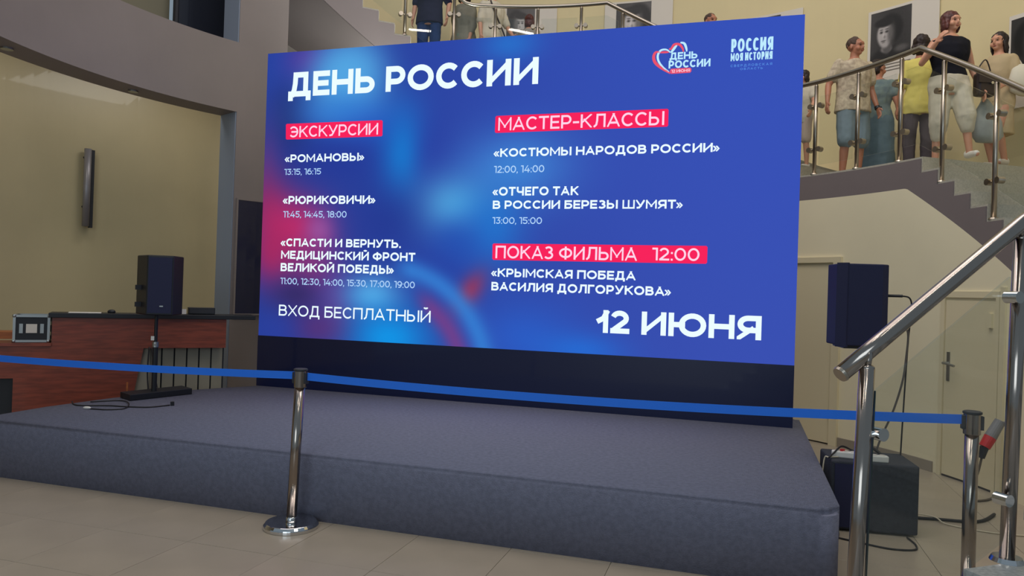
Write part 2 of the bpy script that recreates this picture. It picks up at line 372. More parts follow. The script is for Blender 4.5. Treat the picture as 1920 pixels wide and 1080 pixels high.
# ------------------------------------------------------------------ stage
bm = bmesh.new(); pl = []
def corner(u, v, r, a0):
    for k in range(7):
        a = R_(a0 + 90 * k / 6); p = uv(u + r * math.cos(a), v + r * math.sin(a)); pl.append((p.x, p.y))
corner(-0.58 + .05, -2.64 + .05, .05, 180); corner(5.53 - .12, -2.64 + .12, .12, 270); corner(5.53 - .05, 0.55 - .05, .05, 0)
for q in ((-2.40, 8.35), (-2.68, 8.03), (-2.98, 7.87), (-3.22, 7.63), (-3.66, 6.92), (-3.945, 6.34)): pl.append(q)
prism(bm, pl, 0.0, 0.43)
bmesh.ops.bevel(bm, geom=[e for e in bm.edges if all(v.co.z > 0.42 for v in e.verts)], offset=0.035, segments=4, affect='EDGES')
obj('stage', bm, M_carpet, smooth=True, label='low wide stage platform covered in grey carpet under the screen', cat='stage')
bpy.data.objects['stage'].data.shade_smooth() if hasattr(bpy.types.Mesh, 'shade_smooth') else None

# ------------------------------------------------------------------ LED screen
W, Z0, Z1 = 5.441, 0.973, 4.027
led = thing('led_screen', 'huge glowing LED screen with blue event programme in white Russian lettering', 'screen', uv(W / 2, 0.1, 0.43))
obj('housing', box(bmesh.new(), uv(W / 2, 0.085, (0.43 + Z1) / 2), (W, 0.16, Z1 - 0.43), SRZ), M_black, led)
obj('plinth_panel', box(bmesh.new(), uv(W / 2, 0.0, (0.43 + Z0) / 2), (W, 0.02, Z0 - 0.43), SRZ), M_plinth, led)
# picture as per-vertex colours (a flat emitted picture)
NX, NY = 320, 180
U, Zg = np.meshgrid(np.linspace(0, W, NX), np.linspace(Z0, Z1, NY))
def sm(x): return np.clip(x, 0, 1) ** 2 * (3 - 2 * np.clip(x, 0, 1))
t = sm(U / W); tz = (Zg - Z0) / (Z1 - Z0)
c0 = np.array([38, 62, 150.]); c1 = np.array([58, 80, 178.]); c2 = np.array([52, 84, 192.])
IMG = c0[None, None] * (1 - t[..., None]) + c1[None, None] * t[..., None]
IMG = IMG * (1 - 0.5 * (t * tz)[..., None]) + c2 * 0.5 * (t * tz)[..., None]
def blob(u, z, ru, rz_, col, wgt=1.0, rot=0, p=2.0):
    global IMG
    du, dz = U - u, Zg - z; c, s = math.cos(R_(rot)), math.sin(R_(rot))
    a = (du * c + dz * s) / ru; b = (-du * s + dz * c) / rz_
    k = (wgt * np.exp(-(a * a + b * b) ** (p / 2)))[..., None]
    IMG = IMG * (1 - k) + np.array(col, float) * k
blob(0.20, 3.75, .30, .40, (42, 74, 172), .9)
blob(0.30, 3.30, .28, .45, (36, 46, 112), .85, 12)
blob(0.50, 3.95, .28, .22, (92, 58, 150), .75)
blob(0.98, 3.72, .48, .46, (84, 166, 226), 1.0, 0, 3)
blob(0.95, 3.35, .55, .22, (56, 132, 214), .8)
blob(1.25, 3.15, .45, .25, (38, 90, 196), .6)
blob(0.9, 2.85, .7, .25, (38, 58, 150), .8)
blob(1.65, 2.85, .24, .48, (26, 122, 208), .95)
blob(2.0, 2.85, .22, .40, (42, 60, 158), .7)
blob(2.85, 2.75, .55, .36, (66, 134, 214), .9)
blob(2.20, 2.36, .44, .30, (84, 170, 224), .95)
blob(2.62, 2.15, .32, .40, (34, 118, 208), .8)
blob(2.25, 2.0, .30, .26, (36, 80, 178), .7)
blob(1.55, 2.25, .40, .4, (36, 52, 140), .7)
blob(2.0, 1.62, .38, .30, (38, 62, 158), .6)
blob(0.02, 2.75, .18, .5, (90, 60, 128), .7)
blob(0.10, 2.3, .32, .45, (150, 44, 96), .85, 20)
blob(0.42, 2.12, .40, .34, (196, 44, 104), .9)
blob(0.70, 2.10, .18, .18, (158, 92, 168), .75)
blob(0.15, 1.85, .30, .35, (176, 40, 92), .8)
blob(0.62, 1.72, .32, .30, (140, 52, 120), .75)
blob(0.45, 1.42, .32, .2, (52, 44, 100), .85)
blob(0.95, 1.35, .22, .35, (120, 60, 140), .5)
blob(1.35, 1.45, .34, .22, (86, 168, 228), .95)
blob(1.55, 1.02, .48, .30, (20, 146, 228), 1.0)
blob(0.70, 1.08, .35, .22, (104, 44, 104), .6)
blob(0.20, 1.05, .3, .2, (44, 64, 158), .7)
blob(2.42, 1.52, .12, .22, (168, 52, 78), .8, -35)
blob(3.0, 1.10, .55, .35, (44, 92, 196), .9)
blob(3.55, 1.0, .40, .16, (38, 110, 214), .8)
ring = np.hypot((U - 1.50), (Zg - 0.62))
k = (np.exp(-((ring - 1.13) / .11) ** 2) * sm((U - 1.5) / .3))[..., None] * .85
IMG = IMG * (1 - k) + np.array([54, 128, 212.]) * k
k = (np.exp(-((ring - 0.88) / .11) ** 2) * sm((U - 1.75) / .3))[..., None] * .8
IMG = IMG * (1 - k) + np.array([122, 62, 134.]) * k
blob(2.75, 3.95, .30, .18, (42, 116, 206), .8)
s = IMG / 255; LINC = np.where(s <= 0.04045, s / 12.92, ((s + 0.055) / 1.055) ** 2.4)
def grid_mesh(name, P, C_):
    ny, nx = P.shape[:2]; me = bpy.data.meshes.new(name)
    idx = np.arange(nx * ny).reshape(ny, nx)
    f = np.stack([idx[:-1, :-1], idx[:-1, 1:], idx[1:, 1:], idx[1:, :-1]], -1).reshape(-1, 4)
    me.from_pydata([tuple(p) for p in P.reshape(-1, 3)], [], f.tolist())
    at = me.color_attributes.new('Col', 'FLOAT_COLOR', 'POINT')
    at.data.foreach_set('color', np.c_[C_.reshape(-1, 3), np.ones(nx * ny)].astype(np.float32).ravel()); return me
base = np.array([S0.x, S0.y, 0]) - np.array(EV) * 0.002 - np.array(led.location)
P = base + U[..., None] * np.array(EU) + Zg[..., None] * np.array([0, 0, 1.])
me = grid_mesh('display', P, LINC); me.materials.append(attr_mat('display_picture', True))
o = link(bpy.data.objects.new('display', me)); o.parent = led
M_txt = emis('screen_white', (232, 248, 255), 1.05); M_txt2 = emis('screen_pale_blue', (176, 212, 250), 1.0)
M_pink = emis('screen_pink_white', (255, 214, 236), 1.0); M_bar = emis('screen_red', (248, 36, 92), 1.0)
M_dim = emis('screen_dim_blue', (92, 150, 232), 1.0); M_cyan = emis('screen_cyan_white', (190, 236, 255), 1.0); M_lred = emis('screen_soft_red', (232, 84, 110), 1.0)
def on_screen(name, bm, m, off=0.004, label=None):
    A = Matrix(((EU.x, 0, -EV.x, S0.x - EV.x * off), (EU.y, 0, -EV.y, S0.y - EV.y * off), (0, 1, 0, 0), (0, 0, 0, 1)))
    bm.transform(A); return obj(name, bm, m, led, label=label)
# monoline geometric capitals: every stroke is given on its centre line in a unit box
def A_(cx, cy, rx, ry, a0, a1, n=14): return [(cx + rx * math.cos(R_(a0 + (a1 - a0) * i / n)), cy + ry * math.sin(R_(a0 + (a1 - a0) * i / n))) for i in range(n + 1)]
ST, SR, TOP, BOT = [(0, 0), (0, 1)], [(1, 0), (1, 1)], [(0, 1), (1, 1)], [(0, 0), (1, 0)]
def bowl(x, y0, y1, rx): m = (y0 + y1) / 2; return [(0, y1), (x, y1)] + A_(x, m, rx, (y1 - y0) / 2, 90, -90)[1:] + [(0, y0)]
GL = {
'А': (.84, [[(0, 0), (.5, 1)], [(.5, 1), (1, 0)], [(.2, .27), (.8, .27)]]), 'Б': (.72, [ST, [(0, 1), (.92, 1)], bowl(.58, 0, .57, .42)]),
'В': (.74, [ST, bowl(.55, .53, 1, .36), bowl(.6, 0, .53, .40)]), 'Г': (.60, [ST, TOP]),
'Д': (.88, [BOT, [(0, 0), (0, -.22)], [(1, 0), (1, -.22)], [(.27, 1), (.84, 1)], [(.84, 0), (.84, 1)], [(.27, 1), (.25, .55), (.2, .22), (.12, 0)]]),
'Е': (.64, [ST, TOP, BOT, [(0, .5), (.9, .5)]]), 'З': (.66, [A_(.45, .77, .46, .23, 150, -90), A_(.45, .27, .55, .27, 90, -150)]),
'И': (.80, [ST, SR, [(0, .04), (1, .96)]]), 'Й': (.80, [ST, SR, [(0, .04), (1, .96)], A_(.5, 1.42, .2, .12, 190, 350)]),
'К': (.76, [ST, [(.02, .36), (.92, 1)], [(.33, .58), (.97, 0)]]), 'Л': (.80, [SR, [(.28, 1), (1, 1)], [(.28, 1), (.26, .5), (.18, .14), (0, 0)]]),
'М': (.94, [ST, SR, [(0, 1), (.5, .28)], [(.5, .28), (1, 1)]]), 'Н': (.80, [ST, SR, [(0, .5), (1, .5)]]), 'О': (.92, [A_(.5, .5, .5, .5, 0, 360, 28)]),
'П': (.80, [ST, SR, TOP]), 'Р': (.70, [ST, bowl(.55, .36, 1, .45)]), 'С': (.78, [A_(.56, .5, .56, .5, 42, 318, 22)]), 'Т': (.70, [TOP, [(.5, 0), (.5, 1)]]),
'У': (.78, [[(0, 1), (.5, .3)], [(1, 1), (.52, .22), (.36, .03), (.12, 0)]]), 'Ф': (.98, [[(.5, 0), (.5, 1)], A_(.5, .5, .5, .37, 0, 360, 26)]),
'Х': (.78, [[(0, 0), (1, 1)], [(0, 1), (1, 0)]]), 'Ц': (.84, [ST, [(.86, 0), (.86, 1)], BOT, [(1, 0), (1, -.22)]]),
'Ч': (.74, [SR, [(0, 1), (0, .62)] + A_(.36, .62, .36, .24, 180, 270)[1:] + [(1, .38)]]), 'Ш': (1.08, [ST, SR, [(.5, 0), (.5, 1)], BOT]),
'Ы': (.98, [ST, SR, bowl(.34, 0, .57, .28)]), 'Ь': (.72, [ST, bowl(.58, 0, .57, .42)]), 'Э': (.78, [A_(.44, .5, .56, .5, 138, -138, 22), [(.25, .5), (.95, .5)]]),
'Ю': (1.20, [ST, [(0, .5), (.35, .5)], A_(.66, .5, .34, .5, 0, 360, 26)]), 'Я': (.74, [SR, [(1, 1), (.45, 1)] + A_(.45, .68, .43, .32, 90, 270)[1:] + [(1, .36)], [(.55, .36), (.04, 0)]]),
'0': (.74, [A_(.5, .5, .5, .5, 0, 360, 26)]), '1': (.36, [SR, TOP]), '2': (.64, [A_(.47, .71, .47, .29, 165, -35) + [(0, .02)], BOT]),
'3': (.64, [[(.02, 1), (.94, 1)], [(.92, .98), (.48, .58)], A_(.45, .30, .52, .30, 85, -150)]), '4': (.76, [[(.58, 1), (0, .27)], [(0, .27), (1, .27)], [(.76, .55), (.76, 0)]]),
'5': (.66, [[(.1, 1), (.94, 1)], [(.1, 1), (.04, .58), (.45, .60)] + A_(.45, .30, .53, .30, 90, -150)[1:]]), '6': (.70, [A_(.5, .32, .5, .32, 0, 360, 24), A_(.62, .40, .62, .60, 185, 72)]),
'7': (.68, [TOP, [(1, 1), (.35, 0)]]), '8': (.72, [A_(.5, .77, .42, .23, 0, 360, 20), A_(.5, .27, .5, .27, 0, 360, 22)]), '9': (.70, [A_(.5, .68, .5, .32, 0, 360, 24), A_(.38, .60, .62, .60, 5, -108)]),
'-': (.42, [[(.0, .42), (1, .42)]])}
def stroke(polys, pts, w, lo, hi, xl=-9, xh=9):
    pts = [Vector((x, y)) for x, y in pts]; cl = (pts[0] - pts[-1]).length < 1e-4
    if not cl:                       # square ends reach the edge of the letter box
        e = w / 2 if len(pts) < 8 or True else 0
        d0, d1 = (pts[0] - pts[1]).normalized(), (pts[-1] - pts[-2]).normalized()
        k0 = w if abs(d0.x * d0.y) > .05 and len(pts) == 2 else (w / 2 if len(pts) < 9 or abs(d0.x * d0.y) < 1e-3 else 0); k1 = w if abs(d1.x * d1.y) > .05 and len(pts) == 2 else (w / 2 if len(pts) < 9 or abs(d1.x * d1.y) < 1e-3 else 0)
        pts[0] += d0 * k0; pts[-1] += d1 * k1
    for i in range(len(pts) - 1):
        a, b = pts[i], pts[i + 1]; t = (b - a).normalized(); n = Vector((-t.y, t.x)) * w / 2
        q0 = pts[i - 1] if i else (pts[-2] if cl else None); q1 = pts[i + 2] if i + 2 < len(pts) else (pts[1] if cl else None)
        na = n if q0 is None else ((n + Vector((-(a - q0).normalized().y, (a - q0).normalized().x)) * w / 2) / 2); nb = n if q1 is None else ((n + Vector((-(q1 - b).normalized().y, (q1 - b).normalized().x)) * w / 2) / 2)
        if na.length < w * .25: na = n
        if nb.length < w * .25: nb = n
        na = na * (w / 2) ** 2 / na.length_squared; nb = nb * (w / 2) ** 2 / nb.length_squared
        poly = [a - na, b - nb, b + nb, a + na]
        for ax_, lim, sg in ((1, lo, 1), (1, hi, -1), (0, xl, 1), (0, xh, -1)):          # cut slanted ends level with the line of writing
            out = []
            for k in range(len(poly)):
                p, q = poly[k], poly[(k + 1) % len(poly)]; ip, iq = (p[ax_] - lim) * sg >= -1e-7, (q[ax_] - lim) * sg >= -1e-7
                if ip: out.append(p)
                if ip != iq: out.append(p.lerp(q, (lim - p[ax_]) / (q[ax_] - p[ax_])))
            poly = out
            if len(poly) < 3: break
        if len(poly) >= 3: polys.append([(p[0], p[1]) for p in poly])
def text_bm(txt, u0, u1, z0, cap, w, heavy=False, sp=.10):
    chars = []; 
    for ch in txt: chars.append(ch)
    fixed, flex = 0.0, 0.0
    for ch in chars:
        if ch == ' ': flex += .32
        elif ch in ':.,': fixed += w + sp
        elif ch in '«»': flex += .50; fixed += sp
        else: flex += GL[ch][0]; fixed += sp
    total = (u1 - u0) / cap; fixed -= sp
    kx = (total - fixed) / flex; x = 0.0; words = [[]]
    for ch in chars:
        P = words[-1]; P0 = len(P); pl_ = []
        if ch == ' ': x += .32 * kx; words.append([]); continue
        if ch in ':.,':
            ys = (0,) if ch != ':' else (0, .52)
            for y in ys: pl_.append([(0, y), (w, y), (w, y + w), (0, y + w)])
            if ch == ',': pl_.append([(0, 0), (w, 0), (w * .35, -w * .9), (-w * .15, -w * .9)])
            adv = w
        elif ch in '«»':
            adv = .50 * kx; sw = w * .72; g = 1 if ch == '»' else -1
            for o_ in (0.0, .46):
                a = [(o_ * adv, .62), (o_ * adv + .36 * adv, .37), (o_ * adv, .12)] if g > 0 else [(o_ * adv + .40 * adv, .62), (o_ * adv + .04 * adv, .37), (o_ * adv + .40 * adv, .12)]
                stroke(pl_, a, sw, .06, .68)
        else:
            wd, strokes = GL[ch]; adv = wd * kx; lo = -.22 if ch in 'ДЦ' else 0; hi = 1.6 if ch == 'Й' else 1
            ww = w * (.82 if ch in 'ЖШМ' else 1)
            if heavy and ch == '1': strokes = [SR, [(1.1, 1.0), (.6, .68), (-.15, .55)]]
            for q in strokes:
                c = [(ww / 2 + X * (adv - ww), ww / 2 + Y * (1 - ww)) for X, Y in q]
                thin = ww * .8 if len(q) == 2 and q[0][0] != q[1][0] and q[0][1] != q[1][1] else ww
                stroke(pl_, c, thin, lo, hi, 0 if ch != '1' else -9, adv if ch != '1' else 9)
        for p in pl_: P.append([(u0 + (x + a) * cap, z0 + b * cap) for a, b in p])
        x += adv + sp
    out = []
    for P in words:
        bm = bmesh.new()
        for n_, p in enumerate(P):
            try: bm.faces.new([bm.verts.new((a, b, (n_ % 7) * 3e-5)) for a, b in p])
            except ValueError: pass
        out.append(bm)
    return out
TEXTS = [("ДЕНЬ РОССИИ",0.274,3.052,3.542,0.261,"H"), ("ЭКСКУРСИИ",0.308,1.359,3.106,0.119,"L"), ("«РОМАНОВЫ»",0.264,1.212,2.839,0.084,"B"),
("13:15, 16:15",0.259,0.707,2.705,0.065,"s"), ("«РЮРИКОВИЧИ»",0.258,1.357,2.392,0.087,"B"), ("11:45, 14:45, 18:00",0.264,1.027,2.249,0.068,"s"),
("«СПАСТИ И ВЕРНУТЬ.",0.249,1.660,1.940,0.085,"B"), ("МЕДИЦИНСКИЙ ФРОНТ",0.255,1.824,1.807,0.087,"B"), ("ВЕЛИКОЙ ПОБЕДЫ»",0.254,1.592,1.673,0.088,"B"),
("11:00, 12:30, 14:00, 15:30, 17:00, 19:00",0.257,1.829,1.535,0.068,"s"), ("ВХОД БЕСПЛАТНЫЙ",0.250,2.013,1.197,0.117,"R"),
("МАСТЕР-КЛАССЫ",2.663,4.262,3.103,0.127,"L"), ("«КОСТЮМЫ НАРОДОВ РОССИИ»",2.629,4.761,2.845,0.082,"B"), ("12:00, 14:00",2.634,3.142,2.689,0.069,"s"),
("«ОТЧЕГО ТАК",2.631,3.483,2.466,0.085,"B"), ("В РОССИИ БЕРЕЗЫ ШУМЯТ»",2.633,4.454,2.337,0.081,"B"), ("13:00, 15:00",2.635,3.136,2.191,0.065,"s"),
("ПОКАЗ ФИЛЬМА",2.677,4.053,1.855,0.123,"L"), ("12:00",4.192,4.613,1.863,0.116,"L"), ("«КРЫМСКАЯ ПОБЕДА",2.644,4.046,1.675,0.082,"B"),
("ВАСИЛИЯ ДОЛГОРУКОВА»",2.646,4.373,1.540,0.083,"B"), ("12 ИЮНЯ",3.706,5.161,1.177,0.213,"H"), ("ДЕНЬ",4.293,4.540,3.698,0.065,"W"),
("РОССИИ",4.286,4.656,3.619,0.070,"W"), ("12 ИЮНЯ",4.312,4.478,3.580,0.026,"P"), ("РОССИЯ",4.832,5.186,3.734,0.117,"N"), ("МОЯ ИСТОРИЯ",4.830,5.183,3.653,0.070,"N"),
("СВЕРДЛОВСКАЯ",4.831,5.182,3.600,0.021,"D"), ("ОБЛАСТЬ",4.914,5.105,3.569,0.019,"D")]
STY = {'H': (.225, M_txt, 'heading', .10), 'L': (.15, M_pink, 'banner_lettering', .12), 'B': (.215, M_txt, 'lettering', .13), 's': (.15, M_txt2, 'lettering', .11), 'R': (.14, M_txt, 'lettering', .13),
       'W': (.22, M_cyan, 'logo_lettering', .10), 'P': (.17, M_pink, 'logo_lettering', .10), 'N': (.17, M_cyan, 'logo_lettering', .09), 'D': (.16, M_dim, 'logo_lettering', .5)}
for t_, a, b, z, c, k in TEXTS:
    bo, m_, nm, sp = STY[k]
    for bm in text_bm(t_, a, b, z, c, bo, k == 'H', sp): on_screen(nm, bm, m_, 0.008)
for q in ([(0.256, 3.255), (1.406, 3.253), (1.409, 3.087), (0.262, 3.086)], [(2.63, 3.249), (4.298, 3.251), (4.299, 3.087), (2.628, 3.082)],
          [(2.643, 1.999), (4.681, 2.001), (4.681, 1.840), (2.645, 1.838)], [(4.300, 3.617), (4.490, 3.617), (4.490, 3.571), (4.302, 3.569)]):
    bm = bmesh.new(); bm.faces.new([bm.verts.new((x, y, 0)) for x, y in q][::-1]); bmesh.ops.bevel(bm, geom=bm.verts[:], offset=0.008, segments=2, affect='VERTICES')
    on_screen('red_banner', bm, M_bar if q[0][0] != 4.300 else M_lred, 0.005)
def ribbon(pts, w0, col, dx=0):
    pts = smooth_path([(x + dx, y, 0) for x, y in pts], 6); bm = bmesh.new(); L = []
    for i, p in enumerate(pts):
        t = (pts[min(i + 1, len(pts) - 1)] - pts[max(i - 1, 0)]).normalized(); n = Vector((-t.y, t.x, 0))
        f = w0 * (0.45 + 0.55 * math.sin(math.pi * min(1, (i + 1) / len(pts))))
        L.append((bm.verts.new(p + n * f), bm.verts.new(p - n * f)))
    for a, b in zip(L, L[1:]): bm.faces.new((a[0], a[1], b[1], b[0]))
    on_screen('heart_ribbon', bm, col, 0.006)
ribbon([(4.305, 3.575), (4.225, 3.625), (4.165, 3.68), (4.148, 3.735), (4.165, 3.775), (4.20, 3.775)], .014, M_lred)
ribbon([(4.29, 3.59), (4.235, 3.635), (4.195, 3.69), (4.185, 3.745), (4.21, 3.79), (4.26, 3.795), (4.30, 3.765)], .010, M_cyan)
ribbon([(4.20, 3.772), (4.25, 3.772), (4.285, 3.77)], .010, M_lred)
ribbon([(4.285, 3.80), (4.305, 3.80), (4.33, 3.835), (4.375, 3.835), (4.405, 3.80), (4.415, 3.765)], .012, M_lred)
ribbon([(4.305, 3.765), (4.33, 3.80), (4.355, 3.83)], .012, M_cyan)
ribbon([(4.385, 3.852), (4.42, 3.84), (4.438, 3.80), (4.445, 3.765)], .011, M_cyan)

# ------------------------------------------------------------------ belt barrier
def stanchion(x, y, label, dz=0.0, tilt=0.0):
    t = thing('barrier_post', label, 'barrier post', (x, y, 0), group=None)
    bm = cyl(bmesh.new(), (x, y, 0.0), (x, y, 0.022), 0.170, seg=48); cyl(bm, (x, y, 0.022), (x, y, 0.040), 0.170, 0.155, seg=48)
    obj('base', bm, M_chrome, t, bevel=0.003)
    obj('base_collar', cyl(bmesh.new(), (x, y, 0.04), (x, y, 0.07), 0.036, 0.034, 24), M_chrome, t, smooth=True)
    obj('pole', cyl(bmesh.new(), (x, y, 0.04), (x + tilt * .9, y, 0.90), 0.0325, seg=32), M_steel, t, smooth=True)
    hx = x + tilt
    bm = cyl(bmesh.new(), (hx, y, 0.885), (hx, y, 0.990), 0.040, seg=32)
    obj('belt_head', bm, M_steel, t, bevel=0.003)
    obj('cap', cyl(cyl(bmesh.new(), (hx, y, 0.990), (hx, y, 1.0), 0.044, seg=32), (hx, y, 1.0), (hx, y, 1.004), 0.044, 0.036, 32), M_dark, t)
    bm = bmesh.new()
    for s in (-1, 1): box(bm, (hx + s * EU.x * 0.042, y + s * EU.y * 0.042, 0.945), (0.014, 0.04, 0.07), SRZ)
    obj('belt_clip', bm, M_dark, t, bevel=0.002)
    return Vector((hx, y, 0))
s1 = stanchion(-1.345, 4.722, 'polished steel barrier post standing on the floor before the stage centre left', tilt=0.028)
s2 = stanchion(2.355, 3.79, 'polished steel barrier post at right behind the large handrail')
def belt(a, b, za, zb, sag, label):
    bm = bmesh.new(); n = 40; L = []; d = (b - a).normalized(); nrm = Vector((-d.y, d.x, 0)) * 0.0012
    for i in range(n + 1):
        t = i / n; p = a.lerp(b, t); z = za + (zb - za) * t - sag * 4 * t * (1 - t); h = 0.024
        L.append([bm.verts.new(p + s * nrm + Vector((0, 0, z + e))) for s, e in ((-1, -h), (1, -h), (1, h), (-1, h))])
    for i in range(n):
        for k in range(4): bm.faces.new((L[i][k], L[i][(k + 1) % 4], L[i + 1][(k + 1) % 4], L[i + 1][k]))
    bm.faces.new(L[0][::-1]); bm.faces.new(L[-1])
    return obj('barrier_belt', bm, M_belt, label=label, cat='belt')
dd = (s2 - s1).normalized()
belt(s1 + dd * 0.047, s2 - dd * 0.047, 0.955, 0.958, 0.035, 'blue barrier belt stretched between the two steel posts across the stage')
belt(s1 - dd * 0.047, s1 - EU * 3.3 + Vector((0, 0, 0)), 0.958, 0.93, 0.02, 'blue barrier belt leaving the left steel post towards the left picture edge')

# ------------------------------------------------------------------ right loudspeaker, subwoofer and cables
sub = thing('subwoofer', 'black subwoofer box on the floor at the right end of the stage', 'speaker', (2.50, 5.15, 0))
A_, B_ = Vector((2.19, 5.03, 0)), Vector((2.72, 4.915, 0)); ax = (B_ - A_).normalized(); bk = Vector((-ax.y, ax.x, 0)) * 0.42
bm = prism(bmesh.new(), [(p.x, p.y) for p in (A_, B_, B_ + bk, A_ + bk)], 0.012, 0.468)
obj('cabinet', bm, mat('black_carpeted_box', (46, 50, 58), 0.9, var=0.15, vscale=40, bump=0.3, bscale=180), sub, bevel=0.012)
q0, q1 = A_ + ax * 0.02, A_ + ax * 0.24; o_ = Vector((ax.y, -ax.x, 0)) * 0.006
obj('grille', prism(bmesh.new(), [(p.x, p.y) for p in (q0 + o_, q1 + o_, q1 - o_, q0 - o_)], 0.03, 0.45), M_navyblk, sub)
bm = bmesh.new()
for f in (0.1, 0.9):
    for g in (0.15, 0.85):
        p = A_ + (B_ - A_) * f + bk * g; cyl(bm, (p.x, p.y, 0), (p.x, p.y, 0.014), 0.02, seg=10)
obj('foot', bm, M_black, sub)
PX, PY = 2.475, 5.22
obj('pole_socket', cyl(bmesh.new(), (PX, PY, 0.466), (PX, PY, 0.49), 0.04, seg=16), M_black, sub)
sp = thing('loudspeaker', 'tall blue-black loudspeaker on a pole above the subwoofer box at right', 'speaker', (PX, PY, 0.49))
poly = [(2.195, 5.02), (2.235, 4.985), (2.47, 4.975), (2.52, 5.0), (2.66, 5.28), (2.60, 5.36), (2.30, 5.36), (2.22, 5.25)]
obj('cabinet', prism(bmesh.new(), poly, 1.245, 1.795), M_navyblk, sp, bevel=0.008)
obj('side_rail', prism(bmesh.new(), [(2.185, 5.03), (2.235, 4.978), (2.25, 4.985), (2.21, 5.05)], 1.235, 1.80), M_navyblk, sp)
obj('base_plate', prism(bmesh.new(), [(2.24, 5.02), (2.47, 5.0), (2.60, 5.27), (2.30, 5.33)], 1.225, 1.247), M_black, sp)
obj('pole', cyl(bmesh.new(), (PX, PY, 0.491), (PX, PY, 1.23), 0.0175, seg=16), M_black, sp)
obj('pole_mount', cyl(bmesh.new(), (PX, PY, 1.17), (PX, PY, 1.23), 0.028, seg=16), M_black, sp)
obj('plug', cyl(bmesh.new(), (2.62, 5.21, 1.59), (2.70, 5.16, 1.59), 0.010, seg=10), M_black, sp)
def strip(label, c, rz, n, red=False):
    t = thing('power_strip', label, 'power strip', c)
    c = Vector(c); bm = box(bmesh.new(), c + Vector((0, 0, 0.022)), (0.052 * n + 0.02, 0.052, 0.044), rz); obj('body', bm, M_white, t, bevel=0.008)
    for i in range(n):
        p = c + Matrix.Rotation(rz, 3, 'Z') @ Vector(((i - (n - 1) / 2) * 0.05, 0, 0.044))
        obj('socket', cyl(bmesh.new(), p, p + Vector((0, 0, 0.004)), 0.019, seg=14), M_board, t)
    if red:
        p = c + Matrix.Rotation(rz, 3, 'Z') @ Vector((-0.02, 0, 0.05)); obj('switch', box(bmesh.new(), p, (0.03, 0.022, 0.014), rz), M_red, t)
strip('white power strip with a red switch on top of the subwoofer, left of the pole', (2.325, 5.13, 0.468), R_(-22), 3, True)
strip('white power strip on top of the subwoofer, right behind the near handrail post', (2.50, 5.03, 0.468), R_(-10), 2)
def cable(label, pts, r=0.006, m=None, name='cable', n=6):
    return obj(name, sweep(bmesh.new(), smooth_path(pts, n), r, 8), m or M_cable, smooth=True, label=label, cat='cable')
cable('black cable arching over the left power strip on the subwoofer', [(2.19, 5.08, 0.475), (2.24, 5.12, 0.50), (2.31, 5.16, 0.54), (2.37, 5.15, 0.52), (2.385, 5.12, 0.515)], 0.006)
cable('pale cable along the left top edge of the subwoofer', [(2.14, 5.08, 0.0065), (2.15, 5.1, 0.2), (2.175, 5.12, 0.45), (2.20, 5.10, 0.474), (2.27, 5.12, 0.474)], 0.005, M_wcable)
cable('black cables tangled around the pole foot on the subwoofer', [(2.56, 5.06, 0.475), (2.545, 5.12, 0.52), (2.50, 5.16, 0.54), (2.45, 5.15, 0.50), (2.47, 5.10, 0.55), (2.53, 5.10, 0.52), (2.58, 5.10, 0.475)], 0.007)
cable('black cable looping down from the back of the right loudspeaker to the floor', [(2.70, 5.16, 1.59), (2.745, 5.15, 1.575), (2.765, 5.16, 1.50), (2.77, 5.2, 1.3), (2.78, 5.25, 0.9), (2.78, 5.28, 0.4), (2.79, 5.3, 0.01), (2.85, 5.35, 0.007)], 0.0055)
cable('grey cable hanging from the right loudspeaker down to the subwoofer', [(2.64, 5.20, 1.375), (2.70, 5.15, 1.385), (2.735, 5.14, 1.33), (2.725, 5.14, 1.15), (2.70, 5.13, 1.0), (2.66, 5.16, 0.8), (2.60, 5.2, 0.60), (2.56, 5.2, 0.475)], 0.007, mat('grey_rubber', (96, 88, 80), 0.6))
cable('thin dark cable curling on the floor before the subwoofer', [(2.08, 4.92, 0.007), (2.18, 4.84, 0.007), (2.30, 4.74, 0.007), (2.42, 4.66, 0.007), (2.56, 4.66, 0.007), (2.62, 4.76, 0.007), (2.64, 4.9, 0.007)], 0.0055)
cable('short black cable from the subwoofer to the stage foot', [(2.13, 4.86, 0.007), (2.18, 4.88, 0.007), (2.22, 4.98, 0.03)], 0.005)
cable('thick black cable lying straight on the floor right of the subwoofer', [(2.80, 5.36, 0.012), (3.05, 5.33, 0.012), (3.35, 5.30, 0.012), (3.6, 5.5, 0.012)], 0.011)
cable('pale thin cable crossing the thick black one on the floor', [(2.74, 5.62, 0.006), (2.95, 5.50, 0.006), (3.06, 5.33, 0.026), (3.10, 5.22, 0.006), (3.35, 5.05, 0.006), (3.7, 5.05, 0.006), (3.85, 5.35, 0.006)], 0.005, M_wcable)
